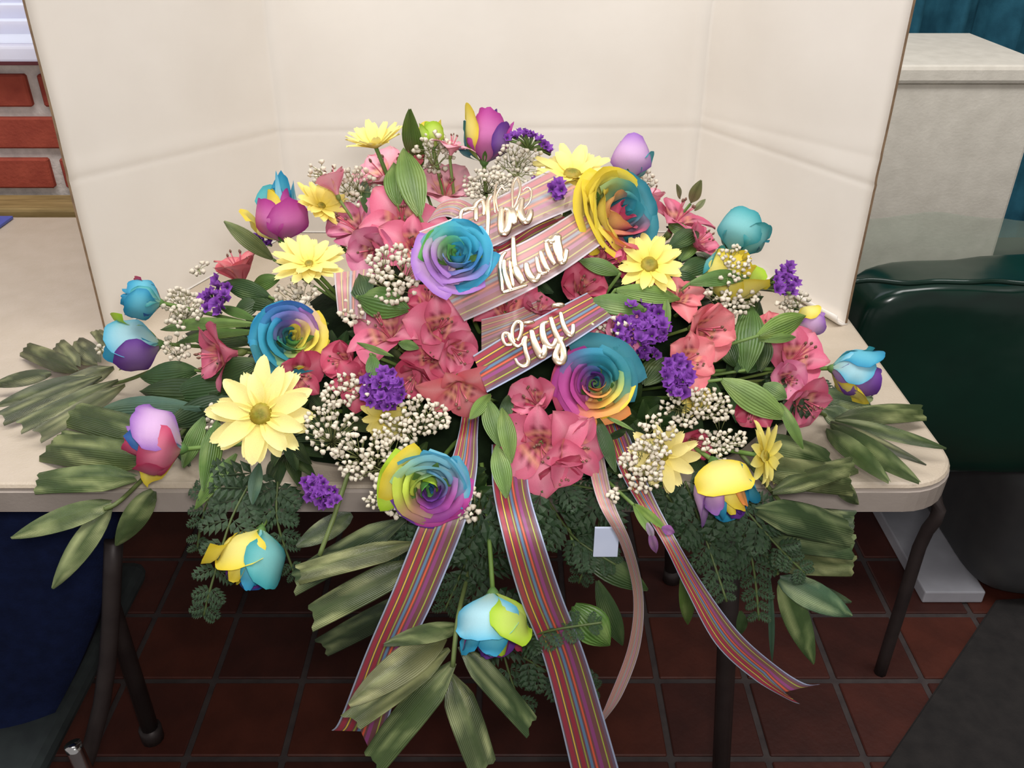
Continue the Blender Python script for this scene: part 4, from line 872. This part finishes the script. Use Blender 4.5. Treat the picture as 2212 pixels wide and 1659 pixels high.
# ------------------------------------------------- palm fronds with blunt, cut leaflets
PB = 'palm'; PT_ = 'palmtip'
def frond(label, rachis, leaflets, mat=M_PALM):
    """rachis: (x,y,k) points; leaflets: (bx,by,tx,ty,Wpx,colour,kb,kt,kind)"""
    R = [pt(x, y, k) for x, y, k in rachis]; P = R[0].copy(); o = empty('palm_frond', P, label, 'palm leaf')
    vs, fs = tube_data([p - P for p in spline(R, 4)], .0022, 6); obj('rachis', mesh('rachis', vs, fs, [(96, 110, 62)] * len(vs)), M_STEM, o)
    for (ax, ay, bx, by, W, col, ka, kb, kind) in leaflets:
        A, B = pt(ax, ay, ka), pt(bx, by, kb)
        if ka == 'A': A.z += .012
        if kb == 'A' : B.z += ru(.0, .006)
        if kb not in ('A',): B += (CAM - B).normalized() * ru(-.004, .012)
        m_ = A.lerp(B, .5); n = ((CAM - m_).normalized() + Vector((0, 0, .5)) + Vector((ru(-.25, .25), 0, ru(-.2, .2)))).normalized()
        obj('leaflet', leaf_mesh(A, B, W * .5 * mpp(A), n, kind, jit(col, 7), ru(.25, .45), ru(.01, .05), ru(-.15, .15), P, 'leaflet'), mat, o)
PA, PG, PD, PL = (84, 86, 60), (70, 86, 44), (42, 56, 32), (98, 112, 68)
frond('palm frond lying on the table at the far left with blunt cut leaflets', [(330, 800, 1.0), (240, 830, 'A'), (120, 830, 'A')], [
 (170, 818, 48, 752, 52, PA, 'A', 'A', PB), (170, 808, 122, 746, 50, PA, 'A', 'A', PB), (215, 800, 160, 742, 60, PA, 'A', 'A', PB), (245, 770, 208, 718, 36, PA, 'A', 'A', PB),
 (115, 824, -20, 838, 34, PA, 'A', 'A', PT_), (190, 832, -10, 885, 36, PA, 'A', 'A', PT_), (225, 830, 0, 905, 44, PA, 'A', 'A', PB), (260, 838, 42, 928, 40, (96, 100, 70), 'A', 'A', PB), (275, 848, 82, 948, 44, (104, 108, 76), 'A', 'A', PB), (250, 810, 120, 850, 50, PA, 'A', 'A', PB)])
frond('palm frond over the front left table edge with wide green leaflets', [(420, 900, .92), (340, 1000, .98), (262, 1080, 10.66), (225, 1100, 10.65)], [
 (330, 940, 135, 895, 90, PG, 1.08, 'A', PB), (325, 990, 95, 965, 96, PG, 1.10, 'A', PB), (290, 1030, 72, 1040, 76, (86, 106, 60), 1.12, 10.70, PB), (240, 1085, 22, 1160, 56, PL, 10.66, 10.64, PT_), (235, 1095, 112, 1272, 52, (110, 126, 84), 10.66, 10.62, PT_), (330, 1060, 250, 1180, 54, PG, 10.66, 10.64, PT_), (350, 950, 200, 905, 60, (80, 104, 70), 1.06, 'A', PT_), (300, 1000, 120, 940, 60, PG, 1.1, 'A', PB)])
frond('palm frond hanging at the lower left between table edge and ribbon', [(760, 1000, .95), (720, 1120, 10.60), (690, 1200, 10.58)], [
 (870, 1120, 630, 1260, 74, PD, 10.60, 10.58, PB), (900, 1170, 640, 1240, 60, (96, 98, 58), 10.59, 10.57, PB), (900, 1210, 668, 1335, 76, (84, 92, 54), 10.59, 10.56, PB), (920, 1280, 690, 1400, 64, (28, 44, 22), 10.60, 10.58, PB), (760, 1110, 640, 1180, 50, PD, 10.61, 10.59, PT_)])
frond('lowest palm frond with five pale-streaked leaflets under the hanging blue bud', [(1040, 1080, 10.66), (1015, 1220, 10.64), (990, 1330, 10.56), (978, 1440, 10.53)], [
 (960, 1370, 752, 1520, 76, (110, 112, 68), 10.55, 10.50, PT_), (970, 1400, 756, 1560, 66, (100, 104, 60), 10.55, 10.50, PB), (978, 1430, 800, 1650, 84, (78, 96, 50), 10.54, 10.49, PB), (975, 1455, 1050, 1668, 84, (84, 92, 60), 10.54, 10.49, PB), (995, 1395, 1152, 1572, 64, (54, 74, 40), 10.55, 10.51, PB), (1000, 1350, 830, 1390, 44, (70, 84, 46), 10.56, 10.52, PT_)])
frond('palm frond fanned over the right table corner', [(1700, 860, 1.02), (1790, 900, 'A'), (1830, 910, 'A')], [
 (1800, 925, 1998, 892, 60, PG, 'A', 'A', PB), (1800, 928, 2042, 978, 32, PG, 'A', 'A', PT_), (1790, 930, 2000, 1008, 24, PA, 'A', 'A', PT_), (1790, 935, 1984, 1048, 50, PG, 'A', 'A', PT_), (1780, 945, 1918, 1048, 46, PG, 'A', 'A', PT_), (1750, 870, 1880, 880, 60, (56, 78, 44), 'A', 'A', PB), (1770, 900, 1870, 930, 60, (60, 84, 50), 'A', 'A', PB)])
frond('palm frond over the front table edge at the lower right with ribbed leaflets', [(1600, 980, .95), (1650, 1040, .98), (1690, 1090, 10.65)], [
 (1640, 960, 1800, 1000, 90, (62, 78, 44), 1.0, 10.70, PB), (1640, 1010, 1845, 1040, 86, (74, 84, 46), 1.05, 10.665, PB), (1670, 1060, 1850, 1000, 60, (70, 80, 44), 1.08, 10.68, PB), (1800, 1030, 1856, 1090, 40, (58, 70, 40), 10.665, 10.66, PT_),
 (1640, 1100, 1850, 1150, 96, (54, 74, 44), 1.1, 10.64, PB), (1650, 1150, 1850, 1180, 80, (56, 74, 46), 10.62, 10.63, PB), (1660, 1210, 1850, 1222, 62, (106, 110, 70), 10.61, 10.62, PB), (1700, 1120, 1850, 1120, 60, (44, 60, 36), 10.64, 10.65, PB)])
frond('two pointed leaflets hanging lowest at the right', [(1640, 1180, 10.62), (1680, 1240, 10.61)], [
 (1685, 1250, 1842, 1330, 64, (70, 100, 74), 10.61, 10.59, PT_), (1690, 1255, 1758, 1436, 58, (84, 110, 62), 10.61, 10.58, PT_), (1700, 1260, 1840, 1300, 36, (50, 70, 44), 10.62, 10.61, PT_)])
# ------------------------------------------------- leatherleaf fern fronds (dark, glossy, serrated)
PIN = []
for q in range(4):
    vs, fs, cs, uv = [], [], [], []; nl = 5
    def quad(a, b, w_, c):
        o_ = len(vs); t = (b - a); s = Vector((-t.y, t.x, 0)).normalized() * w_
        for p, z in ((a, 0), (a.lerp(b, .45) + s, .02), (b, -.03), (a.lerp(b, .45) - s, .02), (a.lerp(b, .5), .05)): vs.append((p.x, p.y, z)); cs.append(jit(c, 8)); uv.append((.5, .5))
        fs.extend([(o_, o_ + 4, o_ + 1), (o_ + 1, o_ + 4, o_ + 2), (o_ + 2, o_ + 4, o_ + 3), (o_ + 3, o_ + 4, o_)])
    for i in range(nl):
        v = (i + .6) / nl; l = .30 * math.sin(math.pi * (.25 + v * .70)) + .06
        for s in (-1, 1): quad(Vector((v * .95, 0, 0)), Vector((v * .95 + l * .75, s * l, 0)), .085 + .02 * (1 - v), (32, 60, 28))
    quad(Vector((.8, 0, 0)), Vector((1.05, 0, 0)), .05, (36, 58, 32)); quad(Vector((0, 0, 0)), Vector((.95, 0, 0)), .03, (40, 60, 34))
    m = mesh('pinna', vs, fs, cs, uv, smooth=False); m.materials.append(M_FERN); PIN.append(m)
def fern(pts_, label, L0=70, n=12, col=None, group=None):
    R = spline([pt(*p) for p in pts_], 6); P = R[0].copy(); o = empty('fern_frond', P, label, 'fern', group)
    vs, fs = tube_data([p - P for p in R], .0012, 5); obj('rachis', mesh('rachis', vs, fs, [(70, 84, 44)] * len(vs)), M_STEM, o)
    n = int(n * .8)
    for i in range(n):
        v = (i + .7) / n; idx = min(len(R) - 2, int(v * (len(R) - 1))); p = R[idx]; t = (R[idx + 1] - R[idx]).normalized(); nn = ((CAM - p).normalized() + Vector((0, 0, .35)) + Vector((ru(-.35, .35), ru(-.2, .2), ru(-.3, .3)))).normalized(); s = t.cross(nn).normalized()
        l = L0 * 1.1 * mpp(p) * (1.08 - .75 * v) * ru(.85, 1.15)
        for sg in (-1, 1):
            d = (t * ru(.55, .85) + s * sg).normalized(); y = nn.cross(d).normalized(); z = d.cross(y)
            M = Matrix((d, y, z)).transposed().to_4x4(); f_ = bpy.data.objects.new('pinna', random.choice(PIN)); C.objects.link(f_); f_.parent = o
            f_.matrix_basis = Matrix.Translation(p - P) @ M @ Matrix.Scale(l, 4)
FG = 'dark fern fronds hanging under the centre front'
FRN = [
 ([(560, 1010, .95), (500, 1120, 10.62), (455, 1270, 10.58), (440, 1330, 10.57)], 'dark fern frond hanging left of the half yellow half teal bud', 74, 13),
 ([(600, 1040, .95), (600, 1130, 10.63), (640, 1250, 10.61)], 'dark fern frond behind the half yellow half teal bud', 64, 10),
 ([(520, 1010, 1.0), (450, 1080, 10.64), (425, 1190, 10.63)], 'dark fern frond below the left table edge', 60, 10),
 ([(1040, 1060, .95), (1010, 1200, 10.62), (960, 1320, 10.60)], 'dark fern frond behind the left ribbon tail', 84, 13),
 ([(1030, 1100, .95), (1060, 1260, 10.64), (1090, 1420, 10.61), (1130, 1540, 10.58)], 'long dark fern frond hanging behind the lowest blue bud', 96, 15),
 ([(1170, 1060, .98), (1240, 1160, 10.62), (1330, 1220, 10.60)], 'dark fern frond right of the centre ribbon tail', 84, 12),
 ([(1120, 1380, 10.56), (1200, 1360, 10.545), (1300, 1345, 10.54)], 'dark fern frond crossing over the centre ribbon tail', 52, 11),
 ([(1130, 1420, 10.60), (1220, 1470, 10.60), (1290, 1490, 10.59)], 'dark fern frond tip behind the centre ribbon tail', 70, 9),
 ([(1200, 1040, .98), (1320, 1060, 10.63), (1430, 1050, 10.62)], 'dark fern frond under the cream yellow daisy', 66, 10),
 ([(1480, 1040, .98), (1520, 1150, 10.62), (1570, 1300, 10.58)], 'glossy fern frond under the drooping yellow violet rose, leftmost of three', 80, 14),
 ([(1560, 1080, 1.0), (1620, 1190, 10.61), (1640, 1340, 10.58)], 'glossy fern frond under the drooping yellow violet rose, middle of three', 76, 14),
 ([(1600, 1090, 1.0), (1680, 1180, 10.60), (1740, 1240, 10.59)], 'glossy fern frond under the drooping yellow violet rose, rightmost of three', 66, 12),
 ([(1440, 1070, .98), (1480, 1120, 10.63), (1560, 1200, 10.61)], 'dark fern frond beside the right ribbon tail', 64, 10),
 ([(1690, 850, 1.02), (1780, 852, 'A'), (1880, 866, 'A')], 'flat fern frond under the rightmost rose bud', 62, 12),
 ([(1300, 1060, .95), (1290, 1150, 10.64), (1250, 1260, 10.63)], 'dark fern frond behind the thin ribbon tail', 80, 11),
 ([(880, 1100, .95), (870, 1180, 10.66), (860, 1260, 10.65)], 'dark fern frond behind the lower left palm', 70, 10),
]
for p_, lb, L0, n_ in FRN: fern(p_, lb, L0, n_)
# ------------------------------------------------- ribbons
def ribbon(label, Lp, Rp, mat, name='ribbon', n=8, root=None, parent=None, notch=0):
    """Lp, Rp: matching edge points (x, y, k)"""
    A = spline([pt(*p) for p in Lp], n); B = spline([pt(*p) for p in Rp], n); P = parent.location.copy() if parent else A[0].copy(); vs, uv = [], []; nu = 9
    o = root
    for j in range(len(A)):
        v = j / (len(A) - 1)
        for i in range(nu):
            u = i / (nu - 1); p = A[j].lerp(B[j], u)
            if notch and j > len(A) - 17: p = p - (A[-1] + B[-1] - A[-3] - B[-3]).normalized() * notch * (1 - abs(2 * u - 1)) * (1 - (len(A) - 1 - j) / 16)
            vs.append(p - P); uv.append((u, v * len(A) / n))
    m = mesh(name, vs, grid_faces(nu, len(A)), None, uv)
    ob = obj(name, m, mat, parent, None, None if parent else P)
    if not parent: tag(ob, label, 'ribbon')
    return ob
def strokes(word_label, parent, lines, kk, W=5.0):
    P = parent.location; parts = []
    for ln in lines:
        wd = W
        if isinstance(ln, tuple): wd, ln = ln
        q = spline([pt(x, y, kk) for x, y in ln], 5); n = ((CAM - q[0]).normalized() + Vector((.0, .05, .55))).normalized()
        rad = [wd * 1.12 * mpp(p) * (.55 + .45 * math.sin(math.pi * (i + 1) / (len(q) + 1))) for i, p in enumerate(q)]
        parts.append(tube_data([p - P for p in q], rad, 8, .42, n))
    V, Fc, _ = join(parts); o = obj('lettering', mesh('lettering', V, Fc), M_FOIL, parent); o['label'] = word_label
def cr(sx, ox, oy, pts_): return [(ox + x / sx, oy + y / sx) for x, y in pts_]
b1 = ribbon('uppermost striped ribbon band slanting up to the bright daisy, gold script on it',
 [(905, 500, 1.10), (1000, 462, 1.14), (1090, 418, 1.14), (1185, 368, 1.08)], [(960, 560, 1.10), (1060, 535, 1.14), (1170, 480, 1.14), (1290, 430, 1.08)], M_RIBP)
b2 = ribbon('middle striped ribbon band with gold script, slanting under the purple turquoise rose',
 [(950, 616, 1.12), (1050, 560, 1.19), (1150, 512, 1.19), (1245, 455, 1.10)], [(1003, 694, 1.12), (1100, 650, 1.19), (1210, 590, 1.19), (1330, 505, 1.08)], M_RIBP)
b3 = ribbon('lowest striped ribbon band reading Gigi in gold script, above the large rainbow rose',
 [(1022, 768, 1.10), (1100, 720, 1.15), (1190, 672, 1.15), (1268, 632, 1.08)], [(1052, 848, 1.10), (1140, 800, 1.15), (1230, 745, 1.15), (1322, 684, 1.08)], M_RIB)
S = 10.05
strokes('gold foil script letters', b1, [cr(S, 960, 370, [(360, 1080), (360, 900), (450, 820), (640, 800), (690, 700), (820, 620), (860, 750), (850, 950)]), cr(S, 960, 370, [(690, 1080), (690, 760)]), cr(S, 960, 370, [(930, 1500), (950, 1000), (950, 650), (1030, 520)]),
 (3, cr(S, 960, 370, [(1490, 1150), (1480, 700), (1480, 300), (1580, 140), (1640, 300), (1620, 500), (1480, 850)])), (9, cr(S, 960, 370, [(1240, 780), (1230, 1100), (1280, 1340), (1380, 1200), (1400, 880), (1300, 820)])), (9, cr(S, 960, 370, [(1480, 800), (1490, 950), (1510, 1150)])),
 (9, cr(S, 960, 370, [(1680, 580), (1650, 850), (1700, 1020), (1780, 1080), (1850, 950), (1865, 830)])), (6, cr(S, 960, 370, [(1400, 880), (1540, 850), (1660, 620)])), (2.5, cr(S, 960, 370, [(1720, 820), (1850, 650), (1890, 430), (1800, 350), (1700, 420)])), (2.5, cr(S, 960, 370, [(1100, 900), (1080, 560), (1130, 250)])), (2.5, cr(S, 960, 370, [(1180, 900), (1120, 560), (1230, 350), (1330, 420)]))], 1.18)
strokes('gold foil script letters', b2, [(5.5, cr(S, 1040, 490, [(530, 540), (430, 680), (400, 900), (430, 1150), (460, 1400)])), (7, cr(S, 1040, 490, [(490, 700), (480, 950), (560, 1200), (640, 1390)])), (6, cr(S, 1040, 490, [(690, 210), (700, 500), (720, 800), (790, 1050), (880, 1240)])), (4, cr(S, 1040, 490, [(610, 720), (640, 1000), (700, 1300)])),
 (4, cr(S, 1040, 490, [(450, 1420), (700, 1350), (1000, 1260)])), (9, cr(S, 1040, 490, [(740, 850), (790, 1020), (900, 1220)])), (8, cr(S, 1040, 490, [(970, 780), (1000, 950), (1090, 1110), (1190, 1140), (1260, 1020)])), (5, cr(S, 1040, 490, [(1190, 640), (1230, 850), (1290, 1000), (1430, 990)])),
 (6, cr(S, 1040, 490, [(1280, 520), (1330, 700), (1420, 900), (1480, 960)])), (6, cr(S, 1040, 490, [(1400, 330), (1440, 500), (1520, 700), (1590, 820)])), (8, cr(S, 1040, 490, [(1380, 340), (1460, 290), (1530, 320), (1640, 190), (1650, 320), (1690, 500), (1700, 650), (1750, 770), (1810, 690), (1850, 480)])), (5, cr(S, 1040, 490, [(1570, 330), (1620, 520), (1700, 720)]))], 1.22)
S = 9.22
strokes('gold foil script word Gigi', b3, [(4.5, cr(S, 1060, 630, [(430, 1050), (300, 1050), (240, 940), (270, 830), (350, 840), (390, 950), (470, 1050), (560, 1080), (640, 1010)])), (5, cr(S, 1060, 630, [(480, 1020), (430, 900), (440, 730), (520, 600), (600, 620), (620, 730), (590, 880), (530, 980)])),
 (5, cr(S, 1060, 630, [(640, 1080), (640, 980), (700, 900), (680, 1050), (700, 1200), (750, 1360), (730, 1450), (640, 1480), (540, 1430), (490, 1330)])), (13, cr(S, 1060, 630, [(745, 590), (755, 650)])), (8.5, cr(S, 1060, 630, [(810, 760), (850, 950), (920, 1130), (1000, 1270), (1060, 1230), (1080, 1050)])), 
 (7.5, cr(S, 1060, 630, [(1130, 610), (1040, 650), (1030, 800), (1080, 1000), (1170, 1090), (1260, 1060), (1310, 930)])), (8, cr(S, 1060, 630, [(1190, 500), (1260, 750), (1350, 950), (1430, 1130), (1450, 1320), (1380, 1400), (1300, 1340), (1300, 1230), (1370, 1060), (1420, 900)])), (14, cr(S, 1060, 630, [(1332, 235), (1340, 315)])), (6, cr(S, 1060, 630, [(1390, 400), (1430, 600), (1500, 780), (1590, 860), (1640, 780), (1640, 640)]))], 1.18)
ribbon('pale striped ribbon loop curling at the left of the uppermost band', [(935, 470, 1.02), (950, 440, 1.08), (990, 428, 1.10), (1030, 445, 1.05)], [(900, 520, 1.02), (925, 480, 1.04), (975, 470, 1.06), (1030, 520, .98)], M_RIBP)
ribbon('ribbon loop folded under between the uppermost and middle bands', [(1045, 500, 1.0), (1075, 530, 1.06), (1150, 480, 1.08), (1205, 458, 1.02)], [(1050, 590, 1.0), (1085, 580, 1.04), (1170, 540, 1.06), (1255, 495, 1.0)], M_RIB)
ribbon('pale ribbon loop at the left beside the round white tuft', [(722, 590, 1.06), (724, 620, 1.09), (730, 680, 1.04)], [(800, 580, 1.02), (795, 630, 1.05), (790, 690, 1.0)], M_RIBP)
ribbon('brown pink ribbon loop in shade under the middle band', [(1040, 690, 1.02), (1110, 672, 1.06), (1180, 640, 1.02)], [(1040, 760, 1.0), (1120, 720, 1.03), (1200, 690, .98)], M_RIBP)
ribbon('left striped ribbon tail hanging down behind the lowest palm frond',
 [(1000, 880, .84), (990, 940, .95), (968, 1010, .99), (915, 1110, 10.585), (850, 1270, 10.56), (790, 1410, 10.55), (735, 1552, 10.545), (716, 1578, 10.545)], [(1036, 880, .84), (1032, 940, .95), (1030, 1020, .99), (1008, 1120, 10.585), (940, 1290, 10.56), (880, 1420, 10.55), (832, 1580, 10.545), (812, 1650, 10.545)], M_RIB, notch=.026)
ribbon('centre striped ribbon tail hanging down past the lowest blue bud',
 [(1062, 960, .86), (1064, 1050, 1.02), (1086, 1160, 10.555), (1122, 1290, 10.55), (1170, 1410, 10.55), (1205, 1540, 10.54), (1240, 1690, 10.53)], [(1140, 960, .86), (1142, 1050, 1.02), (1172, 1160, 10.55), (1215, 1290, 10.545), (1262, 1410, 10.545), (1302, 1540, 10.54), (1345, 1690, 10.53)], M_RIB)
ribbon('thin ribbon tail seen edge-on curling down right of the centre tail',
 [(1262, 960, .84), (1290, 1080, 1.04), (1342, 1180, 10.58), (1368, 1290, 10.575), (1356, 1400, 10.57), (1310, 1520, 10.56), (1298, 1545, 10.56)], [(1300, 960, .84), (1325, 1080, 1.04), (1366, 1180, 10.56), (1390, 1290, 10.56), (1382, 1400, 10.555), (1345, 1500, 10.55), (1306, 1556, 10.55)], M_RIBP)
ribbon('right ribbon tail sweeping out to a notched end at the lower right',
 [(1300, 900, .84), (1345, 1030, 1.02), (1428, 1165, 10.57), (1480, 1270, 10.56), (1545, 1390, 10.55), (1625, 1465, 10.545), (1700, 1510, 10.54), (1728, 1521, 10.54)], [(1340, 890, .84), (1402, 1050, 1.02), (1458, 1160, 10.57), (1524, 1270, 10.56), (1600, 1370, 10.55), (1680, 1440, 10.545), (1738, 1476, 10.54), (1772, 1478, 10.54)], M_RIB, notch=.026)
cp = box_mesh('card_pick', -.011, .011, -.001, .001, -.02, .014, .0005); P = pt(1310, 1165, 10.60); o = obj('plastic_card_pick', cp, M_CARD, None, None, P); tag(o, 'small pale blue plastic card pick showing below the centre front greenery', 'card pick')
